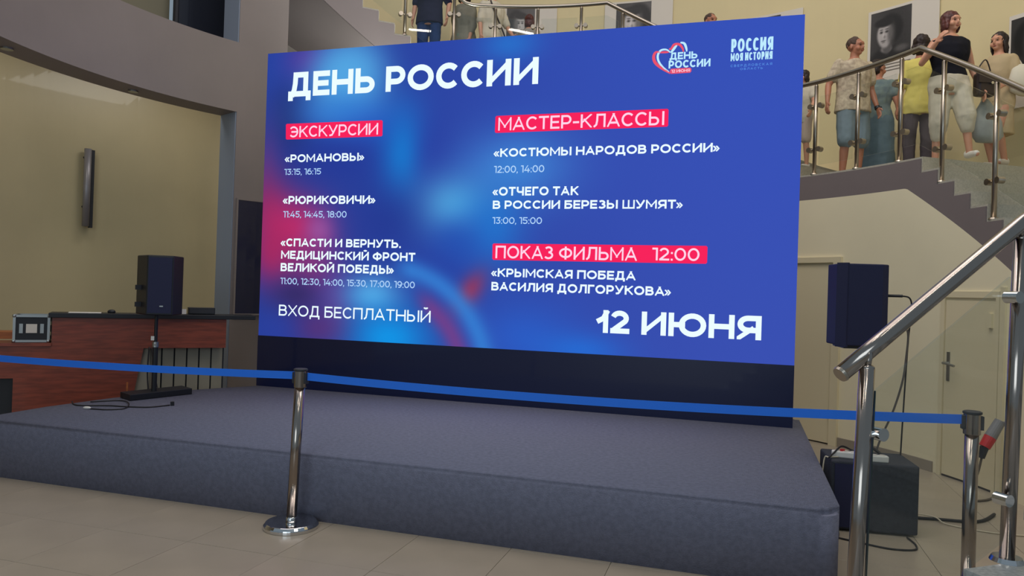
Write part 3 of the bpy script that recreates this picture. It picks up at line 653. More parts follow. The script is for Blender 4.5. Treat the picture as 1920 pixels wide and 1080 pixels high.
# red industrial plug on the wall side
pg = thing('power_plug', 'red and grey industrial plug hanging by the right wall', 'plug', (3.80, 5.95, 0.40))
obj('collar', cyl(bmesh.new(), (3.80, 5.95, 0.42), (3.845, 5.95, 0.50), 0.042, 0.046, 18), M_red, pg)
obj('grip', cyl(bmesh.new(), (3.780, 5.95, 0.33), (3.80, 5.95, 0.42), 0.022, 0.034, 16), M_black, pg)
obj('socket', cyl(bmesh.new(), (3.845, 5.95, 0.50), (3.92, 5.95, 0.63), 0.046, 0.040, 18), mat('grey_plastic', (120, 120, 124), 0.5), pg)
obj('bracket', cyl(bmesh.new(), (3.90, 5.95, 0.60), (4.04, 5.97, 0.62), 0.02, seg=10), MATS['grey_plastic'], pg)
cable('brown-grey cable dropping from the red plug to the floor', [(3.78, 5.95, 0.33), (3.75, 5.95, 0.20), (3.68, 5.93, 0.05), (3.60, 5.86, 0.01), (3.78, 5.9, 0.009), (3.92, 6.0, 0.009)], 0.009, mat('brown_rubber', (88, 78, 66), 0.6))

# ------------------------------------------------------------------ left loudspeaker on stand
ls = thing('speaker_stand', 'black speaker stand with a flat base plate on the left edge of the stage', 'stand', (-3.33, 7.05, 0.43))
bp = [(-3.60, 6.93), (-3.42, 6.76), (-3.09, 7.30), (-3.27, 7.48)]
obj('base_plate', prism(bmesh.new(), bp, 0.432, 0.487), M_black, ls, bevel=0.004)
obj('pole', cyl(bmesh.new(), (-3.35, 7.06, 0.487), (-3.35, 7.06, 0.93), 0.024, seg=16), M_black, ls)
obj('inner_pole', cyl(bmesh.new(), (-3.35, 7.06, 0.93), (-3.35, 7.06, 1.20), 0.016, seg=16), M_black, ls)
obj('clamp', cyl(cyl(bmesh.new(), (-3.35, 7.06, 0.90), (-3.35, 7.06, 0.95), 0.030, seg=14), (-3.34, 7.03, 0.925), (-3.31, 6.98, 0.925), 0.008, seg=8), M_alu, ls)
obj('paper_tag', box(bmesh.new(), (-3.365, 7.03, 0.985), (0.03, 0.006, 0.04)), M_white, ls)
l2 = thing('loudspeaker', 'black two-face loudspeaker on the stand above the wooden reception desk', 'speaker', (-3.31, 7.1, 1.2))
poly = [(-3.39, 6.93), (-3.17, 6.99), (-3.20, 7.27), (-3.42, 7.36), (-3.60, 7.16)]
obj('cabinet', prism(bmesh.new(), poly, 1.205, 1.765), M_black, l2, bevel=0.01)
obj('grille', prism(bmesh.new(), [(-3.375, 6.926), (-3.18, 6.979), (-3.183, 6.99), (-3.38, 6.94)], 1.225, 1.745), M_navyblk, l2)
for z in (1.46, 1.30): obj('handle', box(bmesh.new(), (-3.50, 7.05, z), (0.018, 0.10, 0.045), R_(-48)), M_dark, l2)
obj('badge', box(bmesh.new(), (-3.26, 6.955, 1.29), (0.03, 0.004, 0.012), R_(21)), M_alu, l2)
cable('long black cable lying on the left part of the stage', [(-3.85, 6.60, 0.436), (-3.7, 6.42, 0.436), (-3.45, 6.45, 0.436), (-3.3, 6.43, 0.436), (-3.1, 6.44, 0.436), (-2.98, 6.58, 0.436)], 0.006)
cable('short looped cable with a white plug on the left part of the stage', [(-3.7, 6.62, 0.436), (-3.5, 6.74, 0.436), (-3.33, 6.56, 0.445), (-3.25, 6.34, 0.436), (-3.35, 6.25, 0.436), (-3.5, 6.27, 0.436)], 0.005)
obj('cable_plug', ball(bmesh.new(), (-3.53, 6.27, 0.443), (0.035, 0.012, 0.012)), M_white, label='small white plug at the end of the looped cable on the stage', cat='plug', smooth=True)
obj('cable_connector', box(bmesh.new(), (-2.965, 6.60, 0.447), (0.03, 0.04, 0.032), 0.5), M_black, label='small black connector at the right end of the long stage cable', cat='connector')
cable('thin black cables hanging in front of the pale desk boards', [(-3.62, 7.50, 0.86), (-3.60, 7.44, 0.6), (-3.55, 7.40, 0.3), (-3.53, 7.42, 0.1), (-3.50, 7.40, 0.008)], 0.008)
cable('thin cable slanting behind the left speaker stand', [(-3.60, 7.5, 0.86), (-3.52, 7.42, 0.62), (-3.44, 7.36, 0.40), (-3.40, 7.40, 0.15), (-3.40, 7.42, 0.007)], 0.004)

# ------------------------------------------------------------------ reception desk
desk = thing('reception_desk', 'red-brown wooden reception desk with black counter left of the stage', 'desk', (-3.8, 7.55, 0))
DA, DB = Vector((-4.42, 7.20, 0)), Vector((-2.76, 8.055, 0)); de = (DB - DA).normalized(); dn = Vector((-de.y, de.x, 0)); drz = math.atan2(de.y, de.x)
def dbox(t0, t1, n0, n1, z0, z1): c = DA + de * (t0 + t1) / 2 + dn * (n0 + n1) / 2; return box(bmesh.new(), (c.x, c.y, (z0 + z1) / 2), (t1 - t0, n1 - n0, z1 - z0), drz)
obj('counter_top', dbox(-0.03, 1.87, -0.03, 0.30, 1.140, 1.185), M_black, desk, bevel=0.004)
obj('wood_band', dbox(0.0, 1.58, 0.0, 0.03, 0.84, 1.140), M_wood, desk)
P_ = [(0.03, 0.03), (0.86, 0.03)]
bm = bmesh.new()      # the large lower wood panel has a slanting right edge
f0 = [DA + de * t + Vector((0, 0, z)) + dn * 0.001 for t, z in ((0.0, 0.0), (0.66, 0.0), (0.80, 0.84), (0.0, 0.84))]
f1 = [p + dn * 0.03 for p in f0]; va = [bm.verts.new(p) for p in f0]; vb = [bm.verts.new(p) for p in f1]
bm.faces.new(va); bm.faces.new(vb[::-1])
for i in range(4): bm.faces.new((va[i], va[(i + 1) % 4], vb[(i + 1) % 4], vb[i]))
obj('front_panel', bm, M_wood, desk)
obj('end_post', dbox(0.70, 0.86, 0.05, 0.12, 0.0, 0.84), M_slat, desk)
obj('edge_strip', dbox(0.655, 0.672, 0.0, 0.05, 0.0, 0.5), M_orange, desk)
tt = 0.862
while tt < 1.56:
    obj('slat', dbox(tt, min(1.575, tt + 0.104), 0.11, 0.13, 0.0, 0.845), M_slat, desk); tt += 0.119
obj('back_panel', dbox(0.86, 1.58, 0.14, 0.15, 0.0, 1.12), M_dark, desk)
obj('side_panel', dbox(0.006, 0.03, 0.03, 0.28, 0.88, 1.14), M_wood, desk)
obj('ledge_top', dbox(-0.62, 0.0, -0.02, 0.36, 0.865, 0.895), M_wood, desk)
obj('ledge_front', dbox(-0.60, 0.0, 0.0, 0.03, 0.56, 0.865), M_wood, desk)
obj('lower_front', dbox(-0.30, 0.0, 0.0, 0.03, 0.0, 0.56), M_wood, desk)
obj('kick_panel', dbox(-0.57, -0.30, 0.04, 0.07, 0.13, 0.56), M_black, desk)
obj('ledge_end', dbox(-0.60, -0.57, 0.03, 0.34, 0.13, 0.865), M_slat, desk)
for t_ in (-0.52, -0.36): obj('foot', dbox(t_, t_ + 0.05, 0.05, 0.10, 0.0, 0.14), M_black, desk)
def on_desk(t, n, z): p = DA + de * t + dn * n; return Vector((p.x, p.y, z))
for t0, wd, lb in ((0.13, 0.28, 'white paper sheet on the black counter near its left end'), (0.86, 0.16, 'white paper sheet on the black counter just left of the loudspeaker')):
    c = on_desk(t0 + wd / 2, 0.10, 1.188); obj('paper_sheet', box(bmesh.new(), c, (wd, 0.2, 0.004), drz), M_white, label=lb, cat='paper')
c = on_desk(0.50, 0.12, 1.186); obj('computer_mouse', ball(bmesh.new(), c + Vector((0, 0, 0.012)), (0.04, 0.03, 0.025)), M_black, smooth=True, label='small black rounded mouse on the desk counter', cat='mouse')
av = thing('audio_mixer', 'flat black equipment box on the counter right of the loudspeaker', 'device', on_desk(1.34, 0.14, 1.185))
obj('body', box(bmesh.new(), on_desk(1.34, 0.14, 1.222), (0.26, 0.16, 0.070), drz), M_black, av, bevel=0.004)
obj('front_panel', box(bmesh.new(), on_desk(1.34, 0.056, 1.222), (0.24, 0.006, 0.05), drz), M_dark, av)
obj('feet', box(box(bmesh.new(), on_desk(1.26, 0.1, 1.186), (0.02, 0.02, 0.006), drz), on_desk(1.42, 0.1, 1.186), (0.02, 0.02, 0.006), drz), M_black, av)
obj('note_card', box(bmesh.new(), on_desk(1.16, 0.05, 1.215), (0.055, 0.012, 0.05), drz), M_white, label='small white card beside the flat black equipment box', cat='card')
fc = thing('flight_case', 'black flight case with silver edges on the lower desk ledge', 'case', on_desk(-0.22, 0.15, 0.895))
c = on_desk(-0.168, 0.16, 1.031); w_, dp, hh = 0.28, 0.26, 0.24
obj('body', box(bmesh.new(), c, (w_, dp, hh), drz), M_black, fc)
bm = bmesh.new()
for sx in (-1, 1):
    for sy in (-1, 1): box(bm, c + de * sx * w_ / 2 + dn * sy * dp / 2, (0.022, 0.022, hh + 0.01), drz)
for sz in (-1, 1):
    for sy in (-1, 1): box(bm, c + dn * sy * dp / 2 + Vector((0, 0, sz * hh / 2)), (w_, 0.022, 0.022), drz)
    for sx in (-1, 1): box(bm, c + de * sx * w_ / 2 + Vector((0, 0, sz * hh / 2)), (0.022, dp, 0.022), drz)
obj('edge_trim', bm, M_alu, fc)
for sx in (-1, 1):
    for sz in (-1, 1): obj('corner_ball', ball(bmesh.new(), c + de * sx * w_ / 2 - dn * dp / 2 + Vector((0, 0, sz * hh / 2)), 0.02, seg=8), M_alu, fc)
f_ = c - dn * (dp / 2 + 0.004)
obj('front_plate', box(box(bmesh.new(), f_ + de * 0.085, (0.03, 0.008, 0.09), drz), f_ - de * 0.085, (0.03, 0.008, 0.09), drz), M_alu, fc)
obj('label_plate', box(bmesh.new(), f_, (0.09, 0.008, 0.085), drz), M_board, fc)
bm = bmesh.new()
for sz in (0.05, -0.05): box(bm, c + de * (w_ / 2 + 0.006) - dn * 0.08 + Vector((0, 0, sz)), (0.012, 0.05, 0.035), drz)
obj('latch', bm, M_chrome, fc)
c = on_desk(0.01, 0.12, 1.19)
tb = thing('side_table', 'orange wooden table top behind the desk at the left picture edge', 'table', (-5.25, 7.62, 0))
obj('tabletop', box(bmesh.new(), (-5.25, 7.62, 0.925), (0.8, 0.3, 0.07), drz), M_orange, tb)
for sx in (-0.45, 0.45): obj('leg', box(bmesh.new(), Vector((-5.25, 7.62, 0.445)) + de * sx * .7, (0.05, 0.25, 0.89), drz), M_dark, tb)
# column speaker on the cream wall, dark panel on the corner wall
t = thing('column_speaker', 'slim grey vertical column mounted high on the cream wall at left', 'wall speaker', rp(149, 5.94, 2.2))
bm = sweep(bmesh.new(), [rp(148.1, 5.92, 2.16), rp(148.1, 5.92, 3.10)], 0.04, 16)
obj('column', bm, mat('satin_grey', (150, 146, 150), .4, .4), t, smooth=True)
obj('side_rail', box(bmesh.new(), rp(147.5, 5.93, 2.62), (0.03, 0.04, 0.95), R_(149)), M_dark, t)
for z in (2.4, 3.0): obj('bracket', cyl(bmesh.new(), rp(148.1, 5.94, z), rp(148.1, 6.0, z), 0.015, seg=8), M_dark, t)
t = thing('wall_panel', 'dark navy panel on the grey wall just left of the screen', 'panel', rp(135, RI - 0.02, 1.15))
obj('face', SEC(131.0, 137.3, RI - 0.03, RI - 0.008, 1.17, 2.51), M_plinth, t)
obj('frame', sector(sector(SEC(137.3, 137.55, RI - 0.034, RI - 0.002, 1.15, 2.53, n=1), 131, 137.3, RI - 0.034, RI - 0.002, 1.15, 1.17), 131, 137.3, RI - 0.034, RI - 0.002, 2.51, 2.53), M_grey, t)
bm = bmesh.new()
t = thing('ceiling_spot', 'small recessed spotlight under the curved grey fascia, the left one', 'light', rp(172, 4.42, 3.53)); obj('ring', cyl(bmesh.new(), rp(171.5, 4.4, 3.525), rp(171.5, 4.4, 3.541), 0.05, seg=18), M_alu, t)
t = thing('ceiling_spot', 'small recessed spotlight under the curved grey fascia, nearer the screen', 'light', rp(153, 4.4, 3.53)); obj('ring', cyl(bmesh.new(), rp(153, 4.4, 3.525), rp(153, 4.4, 3.541), 0.05, seg=18), M_alu, t)

# ------------------------------------------------------------------ portrait boards on the outer wall
def photo(seed, face_at=(0.45, 0.55), fs=0.26, turn=-1):
    n = 56; X, Y = np.meshgrid(np.linspace(0, 1, n), np.linspace(0, 1, n)); rng = np.random.RandomState(seed)
    I = 58 + 14 * np.sin(X * 3 + seed) + 8 * Y
    def el(cx, cy, rx, ry, val, soft=0.15, wgt=1):
        nonlocal I
        d_ = np.hypot((X - cx) / rx, (Y - cy) / ry); k_ = wgt * sm((1 + soft - d_) / (2 * soft)); I = I * (1 - k_) + val * k_
    fx, fy = face_at
    el(fx - turn * 0.12, -0.02, 0.50, 0.26, 30, .2)                       # dark clothes
    el(fx - turn * 0.02, 0.20, .13, .07, 150, .4)                          # collar
    el(fx - turn * fs * .42, fy + fs * .30, fs * 1.10, fs * 1.12, 26, .18)     # hair mass
    el(fx - turn * fs * .12, fy - fs * 1.0, fs * .42, fs * .55, 88, .3)        # neck
    el(fx + turn * fs * .10, fy, fs * .70, fs * .95, 176, .18)             # face
    el(fx + turn * fs * .08, fy - fs * .62, fs * .42, fs * .42, 166, .4)    # jaw
    el(fx - turn * fs * .50, fy - fs * .05, fs * .34, fs * .85, 84, .6, .85)       # shaded cheek
    el(fx + turn * fs * .20, fy + fs * .88, fs * .85, fs * .34, 30, .25)        # fringe
    for q, wq in ((.42, .15), (-.08, .17)):
        el(fx + turn * fs * q, fy + fs * .16, fs * wq, fs * .085, 70, .6); el(fx + turn * fs * q, fy + fs * .15, fs * .06, fs * .05, 18, .5); el(fx + turn * fs * q, fy + fs * .34, fs * wq * 1.2, fs * .035, 48, .5)
    el(fx + turn * fs * .24, fy - fs * .12, fs * .07, fs * .24, 205, .6, .7); el(fx + turn * fs * .12, fy - fs * .22, fs * .10, fs * .10, 110, .8, .7)
    el(fx + turn * fs * .22, fy - fs * .52, fs * .22, fs * .055, 70, .5); el(fx + turn * fs * .2, fy - fs * .66, fs * .16, fs * .03, 120, .5)
    el(fx - turn * 0.38, 0.16, 0.16, 0.07, 120, .6, .6)
    return np.clip(I + rng.randn(n, n) * 1.5, 10, 235)
M_photo = attr_mat('photo_print', False)
def board(label, a0, a1, z0, z1, pa0, pa1, pz0, pz1, seed, turn, tint=1.0, **kw):
    t = thing('portrait_board', label, 'poster', rp((a0 + a1) / 2, RO - 0.02, z0), group=None)
    obj('board', SEC(a1, a0, RO - 0.012, RO + 0.0, z0, z1), M_board, t)
    I = photo(seed, turn=turn, **kw) ; n = I.shape[0]; c = np.zeros((n, n, 3)); v = (I / 255.) ** 2.2 * tint
    c[..., 0] = v * 1.05; c[..., 1] = v * .97; c[..., 2] = v * .95
    Pp = np.zeros((n, n, 3)); loc = np.array(t.location)
    for j in range(n):
        for i in range(n): Pp[j, i] = np.array(rp(pa0 + (pa1 - pa0) * i / (n - 1), RO - 0.016, pz0 + (pz1 - pz0) * j / (n - 1))) - loc
    m_ = grid_mesh('photograph', Pp, c); m_.materials.append(M_photo); link(bpy.data.objects.new('photograph', m_)).parent = t
    bm = bmesh.new()
    for k in range(3): sector(bm, pa0 - 1.1 - 0.3 * k, pa1 + 0.4 * k, RO - 0.016, RO - 0.013, pz0 - 0.085 - 0.04 * k, pz0 - 0.073 - 0.04 * k)
    obj('caption', bm, mat('caption_ink', (120, 112, 104), 0.7), t)
board('white board with black-and-white portrait on the wall above the man in cream shirt', 39.8, 31.5, 4.44, 5.41, 39.45, 34.65, 4.74, 5.375, 3, -1, face_at=(.38, .52), fs=.27)
board('portrait board cut by the right picture edge above the stairs', 23.9, 15.0, 3.78, 4.84, 23.65, 18.6, 4.10, 4.79, 8, 1, tint=.35)
board('portrait board behind the railing bend above the screen centre right', 75.9, 66.0, 5.25, 6.235, 74.2, 69.1, 5.56, 6.205, 5, -1, tint=1.2, face_at=(.5, .5), fs=.33)
board('portrait board behind the dark-haired visitor above the screen centre', 91.1, 83.0, 5.25, 6.215, 90.5, 86.3, 5.56, 6.19, 11, 1, tint=1.2)
board('board whose pale top edge shows over the right top corner of the screen', 56.3, 48.1, 4.75, 5.715, 55.8, 51.0, 5.05, 5.68, 2, 1)

# ------------------------------------------------------------------ people
SKIN = mat('skin', (205, 150, 122), 0.5, var=0.04, vscale=8); SKIN2 = mat('tanned_skin', (176, 118, 92), 0.5, var=0.04, vscale=8)
EYE = mat('eye_dark', (40, 30, 26), 0.3); LIP = mat('lips', (160, 84, 78), 0.5)
def remeshed(bm, voxel, smooth=4):
    me = bpy.data.meshes.new('tmp'); bm.to_mesh(me); bm.free(); ob = link(bpy.data.objects.new('tmp', me))
    md = ob.modifiers.new('r', 'REMESH'); md.mode = 'VOXEL'; md.voxel_size = voxel; md.use_smooth_shade = True
    if smooth: ms = ob.modifiers.new('s', 'SMOOTH'); ms.factor = 0.5; ms.iterations = smooth
    bpy.context.view_layer.update(); dg = bpy.context.evaluated_depsgraph_get()
    out = bpy.data.meshes.new_from_object(ob.evaluated_get(dg)); bpy.data.objects.remove(ob); bpy.data.meshes.remove(me); return out
def part(name, me, m, parent, folds=0.0, fs=9.0):
    me.materials.clear(); me.materials.append(m); me.name = name
    if folds:
        nv = len(me.vertices); nor = [v.normal.copy() for v in me.vertices]
        for v, nn in zip(me.vertices, nor):
            q = noise.noise(Vector((v.co.x * fs * 1.4, v.co.y * fs * 1.4, v.co.z * fs * 0.7))) + 0.5 * noise.noise(v.co * fs * 2.2)
            v.co += nn * (q * folds)
    for p in me.polygons: p.use_smooth = True
    o = link(bpy.data.objects.new(name, me)); o.parent = parent; return o
def cap(bm, p, q, r1, r2):
    cyl(bm, p, q, r1, r2, 12); ball(bm, p, r1, seg=10); ball(bm, q, r2, seg=10)
def loft(bm, rings, seg=20):      # rings: (x, y, z, rx, ry)
    L = []
    for x, y, z, rx, ry in rings: L.append([bm.verts.new((x + rx * math.cos(k * 2 * math.pi / seg), y + ry * math.sin(k * 2 * math.pi / seg), z)) for k in range(seg)])
    for a, b in zip(L, L[1:]):
        for k in range(seg): bm.faces.new((a[k], a[(k + 1) % seg], b[(k + 1) % seg], b[k]))
    bm.faces.new(L[0][::-1]); bm.faces.new(L[-1])
def hand(bm, wr, d, side, s, curl=0.5):
    d = d.normalized(); palm_n = Vector((side, 0, 0)); palm_n = (palm_n - d * palm_n.dot(d)).normalized(); ac = d.cross(palm_n).normalized()
    front = ac if ac.y < 0 else -ac            # knuckle row direction, thumb to the front
    c = wr + d * 0.045 * s
    for k in (-1, 0, 1): cap(bm, wr + d * 0.01 * s + front * 0.012 * k * s, wr + d * 0.085 * s + front * 0.024 * k * s, 0.017 * s, 0.0145 * s)
    for k, ln in zip((1.35, .45, -.45, -1.35), (.070, .080, .075, .058)):
        b0 = wr + d * 0.085 * s + front * 0.021 * k * s; inn = -palm_n * side * 0 - palm_n * curl
        b1 = b0 + (d * 0.9 + inn * .35).normalized() * ln * .45 * s; b2 = b1 + (d * .75 + inn * .8).normalized() * ln * .32 * s; b3 = b2 + (d * .5 + inn * 1.1).normalized() * ln * .26 * s
        cap(bm, b0, b1, .0095 * s, .0088 * s); cap(bm, b1, b2, .0088 * s, .008 * s); cap(bm, b2, b3, .008 * s, .007 * s)
    t0 = wr + d * 0.025 * s + front * 0.026 * s; t1 = t0 + (d * .7 + front * .8).normalized() * .038 * s; t2 = t1 + (d + front * .25).normalized() * .03 * s
    cap(bm, t0, t1, .0125 * s, .0105 * s); cap(bm, t1, t2, .0105 * s, .0085 * s)
def person(label, x, y, z, H, yaw, top, bottom, hair, skin=None, pose=None, build=1.0, fem=False, head_yaw=0.0, shoes=None, extra=None):
    """yaw 0 faces the camera (-y).  top=(kind, material, hem z, sleeve fraction)  bottom=(kind, material, hem z)"""
    s = H / 1.75; b = build; skin = skin or SKIN
    t = thing('person', label, 'person', (x, y, z), R_(yaw))
    J = dict(hipL=(-.09, 0, .92), hipR=(.09, 0, .92), kneeL=(-.10, -.02, .50), kneeR=(.10, -.02, .50), ankL=(-.10, .02, .085), ankR=(.10, .02, .085),
             shL=(-.175, .01, 1.425), shR=(.175, .01, 1.425), elL=(-.235, .02, 1.14), elR=(.235, .02, 1.14), wrL=(-.25, -.05, .90), wrR=(.25, -.05, .90))
    if fem: J.update(shL=(-.155, .01, 1.41), shR=(.155, .01, 1.41), elL=(-.205, .02, 1.14), elR=(.205, .02, 1.14), wrL=(-.225, -.05, .91), wrR=(.225, -.05, .91))
    J.update(pose or {}); J = {k: Vector(v) * s for k, v in J.items()}
    V = lambda a, b_, c: Vector((a, b_, c)) * s
    def torso(bm, g, z0=.86, z1=1.50):
        wst = .125 if fem else .145; bust = .125 if fem else .115
        prof = [(.80, .15, .10), (.90, .172, .118), (1.0, .160, .110), (1.12, wst * 1.05, .098), (1.26, .158, bust), (1.36, .165, bust - .01), (1.43, .166, .085), (1.475, .085, .065), (1.50, .06, .058)]
        rings = []
        for zz, rx, ry in prof:
            if z0 <= zz <= z1: rings.append((0, .005 * s, zz * s, (rx * b + g) * s, (ry * b + g) * s))
        if z0 > .8:
            zz, rx, ry = [p for p in prof if p[0] >= z0][0]; rings.insert(0, (0, .005 * s, z0 * s, (rx * b + g + .006) * s, (ry * b + g + .004) * s))
        loft(bm, rings)
    Hm = Matrix.Translation(V(0, -.012, 1.64)) @ Matrix.Rotation(R_(head_yaw), 4, 'Z') @ Matrix.Diagonal((s, s, s, 1))
    def hb(bm, c, r, seg=12): ball(bm, (0, 0, 0), 1, Hm @ Matrix.Translation(Vector(c)) @ Matrix.Diagonal((*r, 1)), seg)
    bm = bmesh.new(); torso(bm, 0, .80)
    cap(bm, V(0, .01, 1.44), V(0, -.005, 1.57), .056 * s, .052 * s)
    hb(bm, (0, .012, .03), (.076, .096, .088), 16); hb(bm, (0, -.025, -.035), (.058, .064, .075), 14); hb(bm, (0, -.055, -.078), (.030, .030, .026))
    hb(bm, (0, -.098, -.018), (.0125, .018, .026)); hb(bm, (0, -.075, .03), (.05, .03, .03))
    for sx in (-1, 1): hb(bm, (sx * .076, .012, -.012), (.010, .018, .030)); hb(bm, (sx * .042, -.06, -.035), (.026, .028, .028))
    for S, sd in (('L', -1), ('R', 1)):
        sh, el, wr, hp, kn, an = (J[k + S] for k in ('sh', 'el', 'wr', 'hip', 'knee', 'ank'))
        k_ = .9 if fem else 1.0
        cap(bm, sh, sh.lerp(el, .5), .054 * s * b * k_, .046 * s * b * k_); cap(bm, sh.lerp(el, .5), el, .046 * s * b * k_, .037 * s * k_)
        cap(bm, el, el.lerp(wr, .35), .038 * s * k_, .037 * s * k_); cap(bm, el.lerp(wr, .35), wr, .037 * s * k_, .024 * s)
        hand(bm, wr, wr - el, sd, s)
        cap(bm, hp, hp.lerp(kn, .5), .088 * s * b, .072 * s * b); cap(bm, hp.lerp(kn, .5), kn, .072 * s * b, .052 * s)
        cap(bm, kn, kn.lerp(an, .35) + V(0, .012, 0), .050 * s, .053 * s * k_); cap(bm, kn.lerp(an, .35) + V(0, .012, 0), an, .053 * s * k_, .034 * s)
        cap(bm, an + V(0, .02, -.045), an + V(sd * .015, -.13, -.058), .034 * s, .026 * s); cap(bm, an, an + V(0, .02, -.045), .034 * s, .034 * s)
    part('body', remeshed(bm, .0085 * s, 2), skin, t)
    # face
    bm = bmesh.new()
    for sx in (-1, 1): hb(bm, (sx * .031, -.082, .006), (.013, .008, .006), 8)
    part('eyes', remeshed(bm, .003 * s, 0), EYE, t)
    bm = bmesh.new()
    for sx in (-1, 1): hb(bm, (sx * .032, -.088, .026), (.018, .006, .0045), 8)
    part('eyebrows', remeshed(bm, .003 * s, 0), hair[1], t)
    bm = bmesh.new(); hb(bm, (0, -.088, -.058), (.022, .007, .007), 8); part('mouth', remeshed(bm, .003 * s, 0), LIP, t)
    # hair
    kind, hm = hair; bm = bmesh.new()
    if kind == 'short': hb(bm, (0, .022, .046), (.081, .094, .082), 16)
    elif kind == 'bob':
        hb(bm, (0, .022, .045), (.092, .104, .092), 16); hb(bm, (0, .045, -.04), (.088, .075, .095), 14)
        for sx in (-1, 1): hb(bm, (sx * .078, .0, -.035), (.022, .05, .075))
    elif kind == 'long':
        hb(bm, (0, .022, .042), (.088, .102, .092), 16); hb(bm, (0, .06, -.09), (.085, .055, .16), 14); hb(bm, (.01, .085, -.25), (.06, .035, .12), 12)
        for sx in (-1, 1): hb(bm, (sx * .075, .02, -.05), (.02, .045, .10))
    elif kind == 'tied': hb(bm, (0, .024, .044), (.084, .098, .086), 16); hb(bm, (0, .115, .0), (.04, .04, .045)); hb(bm, (0, .06, -.03), (.07, .06, .06))
    part('hair', remeshed(bm, .009 * s, 1), hm, t, .010 * s, 26)
    # top
    kind, m_, hem, slv = top; bm = bmesh.new(); g = .027 if kind == 'shirt' else .012
    if kind == 'dress': pass
    torso(bm, g, max(hem, .80), 1.475)
    if hem < .80: pass
    if slv > 0:
        for S in 'LR':
            sh, el, wr = J['sh' + S], J['el' + S], J['wr' + S]
            if slv <= 1: cap(bm, sh, sh.lerp(el, slv), .061 * s * b, (.064 if slv < .7 else .057) * s * b)
            else: cap(bm, sh, el, .064 * s * b, .052 * s * b); cap(bm, el, el.lerp(wr, slv - 1), .052 * s * b, .042 * s)
    else:
        for S, sx in (('L', -1), ('R', 1)): cap(bm, V(sx * .10, .01, 1.455), V(sx * .145, .01, 1.42), .032 * s, .052 * s)
    part({'shirt': 'shirt', 'vest': 'vest_top', 'dress': 'bodice'}[kind], remeshed(bm, .011 * s, 3), m_, t, .009 * s, 8)
    # bottom
    kind, m_, hem = bottom; bm = bmesh.new()
    if kind == 'skirt':
        fl_ = extra.get('flare', 1.3) if extra else 1.3
        loft(bm, [(0, 0, hem * s, .17 * fl_ * b * s, .14 * fl_ * b * s), (0, 0, (hem + .95) / 2 * s, .17 * (1 + fl_) / 2 * b * s, .135 * (1 + fl_) / 2 * b * s), (0, 0, .95 * s, .182 * b * s, .13 * b * s), (0, 0, 1.06 * s, .155 * b * s, .112 * b * s)])
        nm = 'skirt'
    else:
        loft(bm, [(0, 0, .82 * s, .175 * b * s, .118 * b * s), (0, 0, .92 * s, .184 * b * s, .13 * b * s), (0, 0, 1.03 * s, .165 * b * s, .12 * b * s)])
        for S in 'LR':
            hp, kn, an = J['hip' + S], J['knee' + S], J['ank' + S]
            wide = 1.0 if kind == 'trousers' else 1.12
            if hem >= .46:
                f = (0.92 - hem) / 0.42; cap(bm, hp, hp.lerp(kn, min(1, f)), .100 * s * b, .082 * s * b * wide)
            else:
                cap(bm, hp, kn, .100 * s * b, .076 * s * b * wide); f = (.50 - hem) / .415; cap(bm, kn, kn.lerp(an, min(.97, f)), .076 * s * b * wide, .066 * s * wide)
        nm = 'shorts' if hem > .4 else 'trousers'
    part(nm, remeshed(bm, .011 * s, 3), m_, t, .008 * s, 9)
    for S, sd in (('L', -1), ('R', 1)):
        an = J['ank' + S]; bm = bmesh.new()
        cap(bm, an + V(0, .03, -.045), an + V(sd * .012, -.12, -.05), .040 * s, .034 * s); cap(bm, an + V(0, .035, -.03), an + V(0, .02, -.045), .040 * s, .04 * s)
        part('shoe', remeshed(bm, .009 * s, 1), shoes or M_board, t)
    return t, J, s
def fab(name, c, **k): return mat(name, c, 0.85, bump=0.15, bscale=120, spec=0.2, **k)
H_dark = mat('dark_brown_hair', (40, 28, 26), 0.6, var=0.3, vscale=20); H_red = mat('auburn_hair', (84, 40, 36), 0.55, var=0.3, vscale=20)
H_short = mat('cropped_brown_hair', (80, 62, 52), 0.8); F_black = fab('black_cloth', (24, 25, 34))
# man in the cream shirt
F_flower = fab('cream_flowered_cloth', (206, 192, 166), col2=(172, 156, 136), vscale=22)
man, J, s = person('man in cream patterned short-sleeved shirt and blue shorts standing at the landing railing', 3.935, 8.76, 2.95, 1.69, 8,
    ('shirt', F_flower, .84, .62), ('shorts', fab('denim_blue', (122, 140, 150), var=.08), .50), ('short', H_short), SKIN2,
    dict(shL=(-.19, .01, 1.42), shR=(.19, .01, 1.42), elL=(-.30, .05, 1.17), wrL=(-.36, -.04, .93), elR=(.255, .03, 1.14), wrR=(.27, -.08, .90), kneeL=(-.12, -.06, .50), ankL=(-.13, -.02, .085)), 1.14, head_yaw=28, shoes=M_board)
bm = bmesh.new(); wr, el = J['wrR'], J['elR']; dv = (wr - el).normalized(); cyl(bm, wr - dv * .02, wr + dv * .012, .032, seg=16); box(bm, wr + Vector((.03, -.01, 0)), (.012, .034, .034))
obj('watch', bm, M_black, man, local=True)
bm = bmesh.new(); bmesh.ops.create_cone(bm, cap_ends=False, segments=16, radius1=.085, radius2=.066, depth=.03, matrix=Matrix.Translation((0, 0, 1.425)))
obj('collar', bm, F_flower, man, local=True, smooth=True)
